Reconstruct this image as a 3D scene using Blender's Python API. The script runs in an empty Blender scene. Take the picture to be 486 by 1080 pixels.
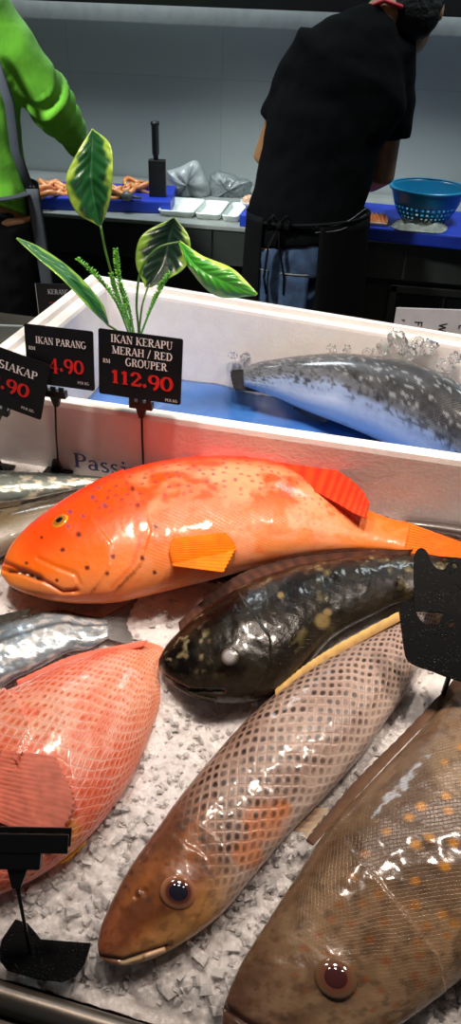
import bpy, bmesh, math, random
import numpy as np
from mathutils import Vector, Matrix, noise
from mathutils.bvhtree import BVHTree

random.seed(7)
RNG = np.random.default_rng(7)
COL = bpy.context.scene.collection
R = math.radians

# ------------------------------------------------------------------ camera
FPX, CX, CY = 800.0, 243.0, 540.0
CAM = Vector((0, 0, 1.55))
YAW, PITCH, ROLL = R(9), R(35), R(2)
FH = Vector((-math.sin(YAW), math.cos(YAW), 0))              # heading on the floor plan
RH = Vector((math.cos(YAW), math.sin(YAW), 0))
FW = FH * math.cos(PITCH) - Vector((0, 0, 1)) * math.sin(PITCH)
U0 = RH.cross(FW)
RX = RH * math.cos(ROLL) + U0 * math.sin(ROLL)
UP = U0 * math.cos(ROLL) - RH * math.sin(ROLL)

cd = bpy.data.cameras.new('camera'); cam = bpy.data.objects.new('camera', cd); COL.objects.link(cam)
cd.sensor_fit = 'VERTICAL'; cd.sensor_height = 36; cd.lens = 36 * FPX / 1080
cd.clip_start = 0.02
M3 = Matrix((RX, UP, -FW)).transposed()
cam.matrix_world = Matrix.Translation(CAM) @ M3.to_4x4()
bpy.context.scene.camera = cam

def ray(u, v):
    return FW + RX * ((u - CX) / FPX) + UP * ((CY - v) / FPX)
def proj(P):
    d = P - CAM; w = d.dot(FW)
    return (CX + FPX * d.dot(RX) / w, CY - FPX * d.dot(UP) / w)
def projn(A):
    d = A - np.array(CAM); w = d @ np.array(FW)
    return CX + FPX * (d @ np.array(RX)) / w, CY - FPX * (d @ np.array(UP)) / w
def on_plane(u, v, O, n):
    r = ray(u, v); return CAM + r * ((O - CAM).dot(n) / r.dot(n))
def on_z(u, v, z):
    return on_plane(u, v, Vector((0, 0, z)), Vector((0, 0, 1)))
def at(u, v, d):                                             # the point seen at (u,v), d metres ahead along the floor
    r = ray(u, v); return CAM + r * (d / r.dot(FH))

# display frame: the sloping bed of ice
PS = R(4); SL = R(10)
EX = Vector((math.cos(PS), -math.sin(PS), 0)); EY0 = Vector((math.sin(PS), math.cos(PS), 0)); EZ = Vector((0, 0, 1))
EY = EY0 * math.cos(SL) + EZ * math.sin(SL); EN = EX.cross(EY)
OI = FH * 0.365 + EZ * 0.80
def ice(u, v, h=0.0):
    return on_plane(u, v, OI + EN * h, EN)
def loc2w(x, y, h=0.0):
    return OI + EX * x + EY * y + EN * h
def w2loc(P):
    d = P - OI; return d.dot(EX), d.dot(EY), d.dot(EN)

# ------------------------------------------------------------------ helpers
def lin(c):
    c = c / 255.0
    return c / 12.92 if c <= 0.04045 else ((c + 0.055) / 1.055) ** 2.4
def S(r, g, b):                                              # sRGB 0..255 -> linear
    return np.array([lin(r), lin(g), lin(b)])

def woff(o):
    v = Vector((0, 0, 0))
    while o is not None:
        v += o.location; o = o.parent
    return v
def tag(o, label=None, cat=None, group=None, kind=None):
    if label: o['label'] = label
    if cat: o['category'] = cat
    if group: o['group'] = group
    if kind: o['kind'] = kind
    return o
def thing(name, label, cat, loc, group=None):
    o = bpy.data.objects.new(name, None); o.empty_display_size = 0.05
    COL.objects.link(o); o.location = loc
    return tag(o, label, cat, group)
def add(name, V, F, mat, parent=None, smooth=True, col=None, uv=None, origin=None):
    off = woff(parent) if parent else (Vector(origin) if origin is not None else Vector((0, 0, 0)))
    me = bpy.data.meshes.new(name)
    A = np.array([tuple(v) for v in V], dtype=float) - np.array(off)
    me.from_pydata(A.tolist(), [], [list(f) for f in F])
    me.validate(clean_customdata=False)
    if smooth:
        me.polygons.foreach_set('use_smooth', [True] * len(me.polygons))
    if col is not None:
        at_ = me.color_attributes.new('Col', 'FLOAT_COLOR', 'POINT')
        c = np.ones((len(V), 4)); c[:, :col.shape[1]] = col
        at_.data.foreach_set('color', c.ravel())
    if uv is not None:
        l = me.uv_layers.new(name='UVMap')
        idx = np.empty(len(me.loops), dtype=int); me.loops.foreach_get('vertex_index', idx)
        l.data.foreach_set('uv', np.asarray(uv)[idx].ravel())
    me.materials.append(mat)
    me.update()
    o = bpy.data.objects.new(name, me); COL.objects.link(o)
    if parent: o.parent = parent
    elif origin is not None: o.location = origin
    return o

class MB:                                                    # collects shapes of one part
    def __init__(s): s.V, s.F = [], []
    def put(s, V, F):
        b = len(s.V); s.V += [Vector(v) for v in V]; s.F += [[i + b for i in f] for f in F]
    def box(s, c, sx, sy, sz, ax=(Vector((1, 0, 0)), Vector((0, 1, 0)), Vector((0, 0, 1))), bev=0.0):
        c = Vector(c); bm = bmesh.new(); bmesh.ops.create_cube(bm, size=1)
        for v in bm.verts: v.co = Vector((v.co.x * sx, v.co.y * sy, v.co.z * sz))
        if bev: bmesh.ops.bevel(bm, geom=bm.edges[:], offset=bev, segments=2, affect='EDGES', profile=0.6)
        bm.verts.index_update()
        s.put([c + ax[0] * v.co.x + ax[1] * v.co.y + ax[2] * v.co.z for v in bm.verts], [[v.index for v in f.verts] for f in bm.faces])
        bm.free()
    def tube(s, pts, rad, n=10, side=None, caps=True):
        pts = [Vector(p) for p in pts]; b = len(s.V); m = len(pts)
        ref = Vector(side) if side is not None else None
        for i, p in enumerate(pts):
            t = (pts[min(i + 1, m - 1)] - pts[max(i - 1, 0)]).normalized()
            if ref is None or abs(ref.normalized().dot(t)) > 0.99:
                ref = Vector((0, 0, 1)) if abs(t.z) < 0.9 else Vector((1, 0, 0))
            a = (ref - t * ref.dot(t)).normalized(); c = t.cross(a)
            if side is None: ref = a
            r = rad[i] if isinstance(rad, (list, tuple)) else rad
            ra, rb = r if isinstance(r, (list, tuple)) else (r, r)
            for k in range(n):
                w = 2 * math.pi * k / n
                s.V.append(p + a * (ra * math.cos(w)) + c * (rb * math.sin(w)))
        for i in range(m - 1):
            for k in range(n):
                s.F.append([b + i * n + k, b + i * n + (k + 1) % n, b + (i + 1) * n + (k + 1) % n, b + (i + 1) * n + k])
        if caps:
            s.F.append([b + k for k in range(n)][::-1]); s.F.append([b + (m - 1) * n + k for k in range(n)])
    def ball(s, c, r, n=14, ax=None):
        c = Vector(c); r = r if isinstance(r, (list, tuple)) else (r, r, r)
        ax = ax or (Vector((1, 0, 0)), Vector((0, 1, 0)), Vector((0, 0, 1)))
        bm = bmesh.new(); bmesh.ops.create_uvsphere(bm, u_segments=n * 2, v_segments=n, radius=1)
        bm.verts.index_update()
        s.put([c + ax[0] * (v.co.x * r[0]) + ax[1] * (v.co.y * r[1]) + ax[2] * (v.co.z * r[2]) for v in bm.verts], [[v.index for v in f.verts] for f in bm.faces])
        bm.free()
    def lathe(s, prof, c, n=32, zax=Vector((0, 0, 1))):
        c = Vector(c); z = zax.normalized(); a = z.orthogonal().normalized(); d = z.cross(a); b = len(s.V)
        for (r, h) in prof:
            for k in range(n):
                w = 2 * math.pi * k / n; s.V.append(c + z * h + (a * math.cos(w) + d * math.sin(w)) * max(r, 1e-5))
        for i in range(len(prof) - 1):
            for k in range(n):
                s.F.append([b + i * n + k, b + i * n + (k + 1) % n, b + (i + 1) * n + (k + 1) % n, b + (i + 1) * n + k])
    def prism(s, poly, hvec):                                # a closed outline pushed along hvec
        b = len(s.V); n = len(poly); h = Vector(hvec)
        s.V += [Vector(p) for p in poly] + [Vector(p) + h for p in poly]
        s.F.append([b + i for i in range(n)][::-1]); s.F.append([b + n + i for i in range(n)])
        for i in range(n): s.F.append([b + i, b + (i + 1) % n, b + n + (i + 1) % n, b + n + i])
    def grid(s, G):                                          # rows of points
        b = len(s.V); n = len(G[0])
        for r in G: s.V += [Vector(p) for p in r]
        for i in range(len(G) - 1):
            for k in range(n - 1):
                s.F.append([b + i * n + k, b + i * n + k + 1, b + (i + 1) * n + k + 1, b + (i + 1) * n + k])
    def build(s, name, mat, parent=None, smooth=True, origin=None):
        return add(name, s.V, s.F, mat, parent, smooth, origin=origin)

def fix_normals(o):
    bm = bmesh.new(); bm.from_mesh(o.data); bmesh.ops.recalc_face_normals(bm, faces=bm.faces[:]); bm.to_mesh(o.data); bm.free(); return o
def auto_smooth(o, ang=40):
    me = o.data; bm = bmesh.new(); bm.from_mesh(me)
    for e in bm.edges:
        if len(e.link_faces) == 2 and e.calc_face_angle(0) > R(ang): e.smooth = False
    bm.to_mesh(me); bm.free(); return o
def baked(o):                                                # apply modifiers
    dg = bpy.context.evaluated_depsgraph_get(); dg.update()
    me = bpy.data.meshes.new_from_object(o.evaluated_get(dg)); old = o.data
    o.modifiers.clear(); o.data = me; bpy.data.meshes.remove(old); return o
def solidify(o, t, offset=0.0):
    m = o.modifiers.new('thick', 'SOLIDIFY'); m.thickness = t; m.offset = offset; return baked(o)
def fused(name, mb, vox, mat, parent, it=6, disp=None):      # one continuous surface out of overlapping limbs
    o = mb.build(name, mat, parent)
    m = o.modifiers.new('r', 'REMESH'); m.mode = 'VOXEL'; m.voxel_size = vox; m.use_smooth_shade = True
    s_ = o.modifiers.new('s', 'SMOOTH'); s_.factor = 0.5; s_.iterations = it
    baked(o)
    if disp:
        me = o.data
        for v in me.vertices: v.co += v.normal * disp(v.co)
    o.data.polygons.foreach_set('use_smooth', [True] * len(o.data.polygons))
    if not o.data.materials: o.data.materials.append(mat)
    return o
def crom(P, n):                                              # smooth curve through P, n samples
    P = [np.array(p, float) for p in P]; m = len(P); out = []
    for k in range(n):
        t = k / (n - 1) * (m - 1); i = min(int(t), m - 2); f = t - i
        p1, p2 = P[i], P[i + 1]; p0 = P[i - 1] if i > 0 else 2 * p1 - p2; p3 = P[i + 2] if i + 2 < m else 2 * p2 - p1
        out.append(0.5 * (2 * p1 + (p2 - p0) * f + (2 * p0 - 5 * p1 + 4 * p2 - p3) * f * f + (3 * p1 - p0 - 3 * p2 + p3) * f ** 3))
    return np.array(out)

_T = np.random.default_rng(3).random((256, 256))
def vn(x, y):
    xi = np.floor(x).astype(int); yi = np.floor(y).astype(int); fx = x - xi; fy = y - yi
    fx = fx * fx * (3 - 2 * fx); fy = fy * fy * (3 - 2 * fy)
    g = lambda a, b: _T[a % 256, b % 256]
    return (g(xi, yi) * (1 - fx) + g(xi + 1, yi) * fx) * (1 - fy) + (g(xi, yi + 1) * (1 - fx) + g(xi + 1, yi + 1) * fx) * fy
def fbm(x, y, o=4):
    s = 0; a = 0.5
    for k in range(o): s = s + a * vn(x * 2 ** k + 17 * k, y * 2 ** k + 31 * k); a *= 0.5
    return s / (1 - 0.5 ** o)
def sst(e0, e1, x):
    t = np.clip((x - e0) / (e1 - e0), 0, 1); return t * t * (3 - 2 * t)
def mixc(a, b, f): return a * (1 - f[:, None]) + b * f[:, None]
def pl_dist(px, py, pts):                                    # distance to an open line, and side sign
    best = np.full(px.shape, 1e9); sgn = np.zeros(px.shape)
    for (x0, y0), (x1, y1) in zip(pts[:-1], pts[1:]):
        dx, dy = x1 - x0, y1 - y0; L2 = dx * dx + dy * dy
        t = np.clip(((px - x0) * dx + (py - y0) * dy) / L2, 0, 1)
        ex = px - x0 - t * dx; ey = py - y0 - t * dy; d = np.hypot(ex, ey)
        m = d < best; best[m] = d[m]; sgn[m] = np.sign(dx * ey - dy * ex)[m]
    return best, sgn

# ------------------------------------------------------------------ materials
def newmat(name):
    m = bpy.data.materials.new(name); m.use_nodes = True; nt = m.node_tree
    return m, nt, nt.nodes['Principled BSDF']
def nd(nt, typ, **kw):
    n = nt.nodes.new(typ)
    for k, v in kw.items():
        if k.startswith('i_'): n.inputs[k[2:].replace('_', ' ')].default_value = v
        else: setattr(n, k, v)
    return n
def mth(nt, op, a, b=None, c=None):
    n = nt.nodes.new('ShaderNodeMath'); n.operation = op
    for i, x in enumerate((a, b, c)):
        if x is None: continue
        if isinstance(x, (int, float)): n.inputs[i].default_value = x
        else: nt.links.new(x, n.inputs[i])
    return n.outputs[0]
def mixn(nt, fac, a, b, mode='MIX'):
    n = nt.nodes.new('ShaderNodeMix'); n.data_type = 'RGBA'; n.blend_type = mode
    for i, x in ((0, fac), (6, a), (7, b)):
        if isinstance(x, (int, float)): n.inputs[i].default_value = x
        elif hasattr(x, 'is_output'): nt.links.new(x, n.inputs[i])
        else: n.inputs[i].default_value = (*x[:3], 1)
    return n.outputs[2]
def noise_tex(nt, scale, detail=4, rough=0.55, vec=None, dist=0.0):
    n = nd(nt, 'ShaderNodeTexNoise'); n.inputs['Scale'].default_value = scale; n.inputs['Detail'].default_value = detail
    n.inputs['Roughness'].default_value = rough; n.inputs['Distortion'].default_value = dist
    if vec is None: vec = nd(nt, 'ShaderNodeTexCoord').outputs['Object']
    nt.links.new(vec, n.inputs['Vector']); return n.outputs['Fac']
def bump(nt, bs, h, strength=0.3, dist=0.01):
    b = nd(nt, 'ShaderNodeBump'); b.inputs['Strength'].default_value = strength; b.inputs['Distance'].default_value = dist
    nt.links.new(h, b.inputs['Height']); nt.links.new(b.outputs[0], bs.inputs['Normal']); return b
def mth_vec(nt, vec, k):
    n = nt.nodes.new('ShaderNodeVectorMath'); n.operation = 'ADD'; nt.links.new(vec, n.inputs[0]); n.inputs[1].default_value = (k, k * 2, k); return n.outputs[0]
def ramp(nt, x, lo, hi):
    n = nd(nt, 'ShaderNodeMapRange'); n.interpolation_type = 'SMOOTHSTEP'
    nt.links.new(x, n.inputs[0]); n.inputs[1].default_value = lo; n.inputs[2].default_value = hi; return n.outputs[0]
def plain(name, c, rough=0.5, metal=0.0, c2=None, sc=20, bmp=0.0, bsc=60, coat=0.0, sss=0.0, trans=0.0, sheen=0.0, bd=0.004, spec=0.5):
    m, nt, bs = newmat(name)
    c2 = c * 0.85 if c2 is None else c2
    f = noise_tex(nt, sc)
    nt.links.new(mixn(nt, ramp(nt, f, 0.3, 0.7), c, c2), bs.inputs['Base Color'])
    bs.inputs['Roughness'].default_value = rough; bs.inputs['Metallic'].default_value = metal
    bs.inputs['Coat Weight'].default_value = coat; bs.inputs['Coat Roughness'].default_value = 0.15
    bs.inputs['Specular IOR Level'].default_value = spec; bs.inputs['Transmission Weight'].default_value = trans; bs.inputs['Sheen Weight'].default_value = sheen
    if sss:
        bs.inputs['Subsurface Weight'].default_value = sss; bs.inputs['Subsurface Scale'].default_value = 0.01
    if bmp: bump(nt, bs, noise_tex(nt, bsc, 5), bmp, bd)
    return m
def fish_mat(name, L=None, W=None, dark=None, darkf=0.0, edge=None, edgef=0.0, sbump=0.5, rough=0.3, coat=0.4, nb=0.25, nscale=160, wob=0.15, metal=0.0, dlo=0.12, dhi=0.34, spec=0.45):
    """skin colour per point (Col); its alpha says where the scale pattern shows"""
    m, nt, bs = newmat(name)
    ca = nd(nt, 'ShaderNodeVertexColor', layer_name='Col'); colr = ca.outputs['Color']; msk = ca.outputs['Alpha']
    uv = nd(nt, 'ShaderNodeUVMap').outputs[0]
    h = None
    if L:
        sp = nd(nt, 'ShaderNodeSeparateXYZ'); nt.links.new(uv, sp.inputs[0])
        n1 = noise_tex(nt, 26, 2, 0.5, uv); n1b = noise_tex(nt, 45, 2, 0.5, mth_vec(nt, uv, 3.7))
        u = mth(nt, 'ADD', mth(nt, 'DIVIDE', sp.outputs[0], L), mth(nt, 'MULTIPLY', mth(nt, 'SUBTRACT', n1, 0.5), wob * 5))
        v = mth(nt, 'ADD', mth(nt, 'DIVIDE', sp.outputs[1], W), mth(nt, 'MULTIPLY', mth(nt, 'SUBTRACT', n1b, 0.5), wob * 3))
        fa = mth(nt, 'SUBTRACT', mth(nt, 'FRACT', mth(nt, 'ADD', u, v)), 0.5)
        fb = mth(nt, 'SUBTRACT', mth(nt, 'FRACT', mth(nt, 'SUBTRACT', u, v)), 0.5)
        sq_ = lambda x, o: mth(nt, 'POWER', mth(nt, 'ADD', x, o), 2.0)
        mr = mth(nt, 'SQRT', mth(nt, 'ADD', sq_(fa, 0.06), sq_(fb, 0.06)))
        mxx = mth(nt, 'MAXIMUM', mth(nt, 'ABSOLUTE', fa), mth(nt, 'ABSOLUTE', fb))
        mx = mth(nt, 'ADD', mth(nt, 'MULTIPLY', mr, 0.75), mth(nt, 'MULTIPLY', mxx, 0.25))
        var = noise_tex(nt, 60, 2, 0.5, uv)
        if darkf:
            f = mth(nt, 'MULTIPLY', mth(nt, 'MULTIPLY', mth(nt, 'SUBTRACT', 1.0, ramp(nt, mx, dlo, dhi)), msk), mth(nt, 'MULTIPLY', ramp(nt, var, 0.2, 0.6), darkf))
            colr = mixn(nt, f, colr, dark)
        if edgef:
            f = mth(nt, 'MULTIPLY', mth(nt, 'MULTIPLY', mth(nt, 'MULTIPLY', ramp(nt, mxx, 0.30, 0.48), ramp(nt, n1, 0.25, 0.7)), msk), edgef)
            colr = mixn(nt, f, colr, edge)
        h = mth(nt, 'MULTIPLY', mth(nt, 'ADD', mth(nt, 'ADD', fa, fb), mth(nt, 'MULTIPLY', ramp(nt, mxx, 0.34, 0.5), -0.35)), mth(nt, 'MULTIPLY', msk, sbump))
    n2 = mth(nt, 'MULTIPLY', noise_tex(nt, nscale, 4, 0.6), nb)
    h = n2 if h is None else mth(nt, 'ADD', h, n2)
    nt.links.new(colr, bs.inputs['Base Color'])
    bump(nt, bs, h, 0.6, 0.0016)
    rr = noise_tex(nt, 40, 3); 
    nt.links.new(mth(nt, 'ADD', mth(nt, 'MULTIPLY', rr, 0.25), rough - 0.1), bs.inputs['Roughness'])
    bs.inputs['Coat Weight'].default_value = coat; bs.inputs['Coat Roughness'].default_value = 0.12
    bs.inputs['Metallic'].default_value = metal; bs.inputs['Specular IOR Level'].default_value = spec
    bs.inputs['Subsurface Weight'].default_value = 0.08; bs.inputs['Subsurface Scale'].default_value = 0.006
    return m
# ------------------------------------------------------------------ fish
class Fish: pass
def arr3(v): return np.array(tuple(v))
def fish(label, pairs, k, mat, colour, disp=None, name='fish', cat='fish', n=240, m=96, lift=0.6, prof=(0.85, 1, 1, 0.5), pl=None, group=None, pw=1.0):
    O, N = pl or (OI, EN)
    T = crom([p[0] for p in pairs], 900); B = crom([p[1] for p in pairs], 900)
    kk = np.interp(np.linspace(0, 1, 900), np.linspace(0, 1, len(k)), k) if isinstance(k, (list, tuple)) else np.full(900, k)
    Mi = (T + B) / 2
    q = np.concatenate([[0], np.cumsum(np.hypot(*np.diff(Mi, axis=0).T))]); q /= q[-1]
    sel = np.linspace(0, 1, n); wp = np.interp(sel, q, np.arange(900))
    it = lambda A: np.stack([np.interp(wp, np.arange(900), A[:, c]) for c in range(A.shape[1])], 1)
    T, B, Mi = it(T), it(B), it(Mi); kk = np.interp(wp, np.arange(900), kk)
    pf = np.interp(sel, np.linspace(0, 1, len(prof)), prof)
    zc = np.full(n, 0.03); Nn = arr3(N)
    for _ in range(3):
        C, a, nv = np.zeros((n, 3)), np.zeros(n), np.zeros((n, 3))
        for i in range(n):
            h = zc[i]; Oh = O + N * h
            P = on_plane(*Mi[i], Oh, N); t_ = on_plane(*T[i], Oh, N) - on_plane(*B[i], Oh, N)
            nn = t_.normalized(); d = T[i] - B[i]; E = np.hypot(*d) / 2; d = d / (2 * E)
            p0 = np.array(proj(P)); jn = (np.array(proj(P + nn * 1e-3)) - p0) @ d * 1e3; jz = (np.array(proj(P + N * 1e-3)) - p0) @ d * 1e3
            a[i] = E / math.sqrt(jn * jn + (kk[i] * jz) ** 2); C[i] = arr3(P); nv[i] = arr3(nn)
        b = a * kk; zc = lift * b.max() * pf
    mu = m * 2 // 3
    ph = np.concatenate([np.linspace(0, math.pi, mu, endpoint=False), np.linspace(math.pi, 2 * math.pi, m - mu, endpoint=False)])
    cp, sp = np.cos(ph), np.sin(ph)
    if pw != 1.0: sp = np.sign(sp) * np.abs(sp) ** pw
    V = C[:, None, :] + nv[:, None, :] * (a[:, None] * cp)[:, :, None] + Nn * (b[:, None] * sp)[:, :, None]
    V = V.reshape(-1, 3)
    s = np.repeat(sel, m); t = np.tile(cp, n); up = np.tile(sp, n)
    amid = np.median(a)
    ds = np.concatenate([[0], np.cumsum(np.linalg.norm(np.diff(C, axis=0), axis=1) * amid / np.maximum((a[1:] + a[:-1]) / 2, amid * 0.35))])
    X = np.repeat(ds, m); ang = np.where(ph <= math.pi, ph, 2 * math.pi - ph); Y = np.tile((math.pi / 2 - ang) * amid, n)
    px, py = projn(V)
    if disp is not None:
        w = sst(0.02, 0.25, up)
        nr = nv[:, None, :] * (cp / np.maximum(a[:, None], 1e-4))[:, :, None] + Nn * (sp / np.maximum(b[:, None], 1e-4))[:, :, None]
        nr = nr.reshape(-1, 3); nr /= np.linalg.norm(nr, axis=1)[:, None]
        V = V + nr * (disp(px, py, s, t) * w)[:, None]
    c = colour(px, py, s, t, X, Y)
    F = []
    for i in range(n - 1):
        o = i * m
        for j in range(m):
            j2 = (j + 1) % m; F.append([o + j, o + m + j, o + m + j2, o + j2])
    v0 = len(V); V = np.vstack([V, C[0], C[-1]]); c = np.vstack([c, c[:m].mean(0), c[-m:].mean(0)])
    uv = np.vstack([np.stack([X, Y], 1), [X[0], 0], [X[-1], 0]])
    for j in range(m):
        j2 = (j + 1) % m; F.append([v0, j, j2]); F.append([v0 + 1, (n - 1) * m + j2, (n - 1) * m + j])
    f = Fish(); f.O, f.N = O, N; f.zc = zc; f.C = C; f.a = a; f.b = b
    mid = Vector(C[n // 2]) - N * zc[n // 2]
    f.root = thing(name, label, cat, mid, group)
    f.body = add('body', V, F, mat, f.root, True, col=c, uv=uv)
    fix_normals(f.body)
    f.bvh = BVHTree.FromPolygons([tuple(v) for v in V], F)
    f.zm = float(zc.max())
    return f
def hit(f, u, v):
    loc, nr, i, d = f.bvh.ray_cast(CAM, ray(u, v).normalized())
    if loc is None: return None, None
    if nr.dot(CAM - loc) < 0: nr = -nr
    return loc, nr
def onp(f, u, v, h): return on_plane(u, v, f.O + f.N * h, f.N)
def fin(f, name, base, tip, hb, ht, mat, c0, c1, rays=14, nu=90, nv=26, amp=0.0012, thick=0.0014, jag=0.06, cray=None, label=None, surf=0.0):
    bp, tp = crom(base, nu), crom(tip, nu)
    G, cc = [], []
    for j in range(nv):
        row = []
        for i in range(nu):
            u = i / (nu - 1); w = j / (nv - 1)
            rr = abs(math.sin(math.pi * rays * u)); ww = w * (1 - jag * (1 - rr))
            x, y = bp[i] * (1 - ww) + tp[i] * ww
            hh = (hb if not callable(hb) else hb(u)) * (1 - ww) + (ht if not callable(ht) else ht(u)) * ww
            P = onp(f, x, y, hh)
            if surf:
                L, nr = hit(f, x, y)
                if L is not None:
                    P2 = L + nr * (surf * (0.4 + 0.6 * w)); 
                    if (P2 - CAM).length < (P - CAM).length + 0.03: P = P2
            P = P + f.N * (amp * (rr - 0.5) * math.sin(math.pi * min(1, w * 1.2 + 0.15)))
            row.append(P)
            q = 0.5 + 0.5 * math.cos(2 * math.pi * rays * u)
            col = c0 * (1 - w) + c1 * w
            if cray is not None: col = col * (1 - 0.8 * q) + cray * (0.8 * q)
            cc.append(col * (0.72 + 0.56 * float(fbm(np.array([x / 7.0]), np.array([y / 7.0]), 3)[0])))
        G.append(row)
    mb = MB(); mb.grid(G)
    o = add(name, mb.V, mb.F, mat, f.root, True, col=np.array(cc), uv=np.array([[i / nu, j / nv] for j in range(nv) for i in range(nu)]))
    if label: o['label'] = label
    return solidify(o, thick)
def eye(f, u, v, r, iris, ring, pup, rp=0.5, push=0.10, flat=0.36, sq=1.0):
    L, nr = hit(f, u, v)
    a = (EX - nr * EX.dot(nr)).normalized(); b = nr.cross(a); ax = (a, b, nr)
    c = L + nr * (r * (push - 0.3))
    mb = MB(); mb.ball(c, (r * 1.0, r * sq, r * flat), 14, ax)
    cc = []
    for p in mb.V:
        d = math.hypot((p - c).dot(a), (p - c).dot(b) / sq) / r
        w = float(sst(0.72, 0.82, np.array(d)))
        cc.append(iris * (1 - w) + ring * w)
    e = add('eye', mb.V, mb.F, EYE, f.root, True, col=np.array(cc))
    mb = MB(); mb.ball(c + nr * (r * flat * 0.62), (r * rp, r * rp * sq, r * flat * 0.46), 10, ax)
    add('pupil', mb.V, mb.F, EYE, e, True, col=np.tile(pup, (len(mb.V), 1)))
    return e
def spots(px, py, L):
    f = np.zeros_like(px)
    for x, y, r in L: f = np.maximum(f, 1 - sst(r * 0.55, r * 1.15, np.hypot(px - x, (py - y))))
    return f
def groove(px, py, pts, w): d, _ = pl_dist(px, py, pts); return np.exp(-(d / w) ** 2)
def flap(px, py, pts, w, side=1):                            # raised on one side of the line, falls off with distance
    d, s = pl_dist(px, py, pts); return np.where(s * side > 0, np.exp(-(d / w)), 0.0)

m_, nt_, bs_ = newmat('fish_eye')
nt_.links.new(nd(nt_, 'ShaderNodeVertexColor', layer_name='Col').outputs[0], bs_.inputs['Base Color'])
bs_.inputs['Roughness'].default_value = 0.08; bs_.inputs['Coat Weight'].default_value = 1.0; EYE = m_
G_ = 1 / 0.72                                               # photo colour -> skin colour under the display lamps
def K(r, g, b): return np.minimum(S(r, g, b) * G_, 0.95)
def base_col(px, c): return np.tile(c, (len(px), 1))
def A4(c, al): return np.hstack([c, np.asarray(al).reshape(-1, 1)])

FINM = fish_mat('fin_membrane', rough=0.55, nb=0.12, coat=0.0, spec=0.15)

# --- red grouper
def red_col(px, py, s, t, X, Y):
    n1 = fbm(X * 22, Y * 22); n2 = fbm(X * 60 + 9, Y * 60, 3)
    c = base_col(px, K(236, 70, 10))
    c = mixc(c, K(226, 38, 8), sst(0.35, 0.95, t) * 0.9)
    c = mixc(c, K(238, 104, 18), sst(0.0, -0.75, t) * (0.8 + 0.2 * n1))
    c = mixc(c, K(222, 140, 84), sst(-0.6, -1.0, t) * 0.75)
    c = mixc(c, K(236, 140, 100), sst(0.42, 0.60, n1) * sst(0.3, 0.4, s) * sst(0.75, 0.3, t) * 0.9)
    c = mixc(c, K(228, 168, 130), sst(0.48, 0.66, n2) * sst(0.3, 0.4, s) * sst(0.8, 0.2, np.abs(t)) * 0.35)
    c = mixc(c, K(226, 70, 20), sst(0.5, 0.7, n2) * sst(0.1, 0.4, s) * 0.3)
    c = mixc(c, K(232, 112, 16), sst(0.72, 0.95, s) * 0.75)
    c = mixc(c, K(238, 130, 40), sst(0.10, 0.02, s) * 0.4)
    g = 0.0135; gx = np.floor(X / g); gy = np.floor(Y / g)
    f = np.zeros_like(px)
    for i in (-1, 0, 1):
        for j in (-1, 0, 1):
            ix, iy = (gx + i).astype(int), (gy + j).astype(int)
            r1 = _T[ix % 256, iy % 256]; r2 = _T[(ix + 91) % 256, (iy + 57) % 256]; r3 = _T[(ix + 13) % 256, (iy + 133) % 256]
            d = np.hypot(X - (gx + i + 0.2 + 0.6 * r1) * g, (Y - (gy + j + 0.2 + 0.6 * r2) * g))
            f = np.maximum(f, np.where(r3 > 0.12, 1 - sst(0.0016, 0.0034, d), 0))
    c = mixc(c, S(112, 46, 62), f * sst(0.21, 0.27, s) * sst(-0.35, 0.1, t) * sst(0.97, 0.85, s) * 0.8)
    c = mixc(c, K(150, 60, 40), f * sst(0.45, 0.6, s) * sst(0.3, -0.1, t) * sst(-0.95, -0.7, t) * 0.4)
    bl = [(83, 564, 3.4), (66, 580, 3), (92, 599, 3), (119, 587, 3), (113, 605, 2.6), (150, 589, 2.6), (164, 556, 3.2), (163, 604, 2.5),
          (181, 582, 2.4), (145, 534, 3.2), (140, 517, 3), (60, 612, 2.2), (28, 594, 2), (44, 567, 2), (196, 568, 2.4)]
    c = mixc(c, K(84, 26, 18), spots(px, py, bl))
    c = mixc(c, K(100, 60, 90), spots(px, py, [(74, 541, 3), (98, 525, 3), (110, 533, 3), (88, 545, 2.4), (104, 515, 2.2), (72, 556, 2.2)]) * 0.8)
    c = mixc(c, K(150, 40, 12), groove(px, py, [(5, 592), (30, 603), (66, 624), (82, 623)], 1.8) * 0.9)
    c = mixc(c, K(70, 18, 10), groove(px, py, [(10, 601), (24, 602), (44, 610)], 3.0) * sst(60, 40, px))
    c = mixc(c, K(236, 225, 200), spots(px, py, [(20, 603, 1.6), (28, 604.5, 1.6), (36, 607, 1.6)]))
    c = mixc(c, K(196, 54, 14), groove(px, py, [(128, 500), (142, 530), (150, 560), (140, 596), (118, 618)], 2.2) * 0.5)
    return A4(c, sst(0.3, 0.42, s) * 0.6)
def red_disp(px, py, s, t):
    d = -0.0035 * groove(px, py, [(3, 592), (30, 603), (66, 624), (82, 623)], 2.2)
    d += 0.004 * flap(px, py, [(40, 588), (62, 597), (82, 608), (84, 620), (70, 626)], 9, -1) * 0
    d += -0.002 * groove(px, py, [(40, 589), (60, 598), (80, 606), (84, 616), (78, 624)], 2.0)
    d += 0.0028 * flap(px, py, [(128, 492), (150, 530), (160, 560), (148, 596), (122, 622)], 26, 1)
    d += 0.0016 * flap(px, py, [(104, 556), (118, 575), (116, 600), (98, 622)], 20, 1)
    d += -0.006 * groove(px, py, [(4, 600), (20, 602), (40, 609)], 3.0)
    d += 0.0012 * (fbm(px / 14, py / 14) - 0.5)
    d += 0.003 * np.exp(-(np.hypot(px - 64, py - 549) / 16) ** 2)
    return d
RED = fish_mat('red_grouper_skin', L=0.0066, W=0.0054, dark=S(200, 60, 20), darkf=0.3, sbump=0.6, rough=0.34, coat=0.3, nb=0.35)
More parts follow.
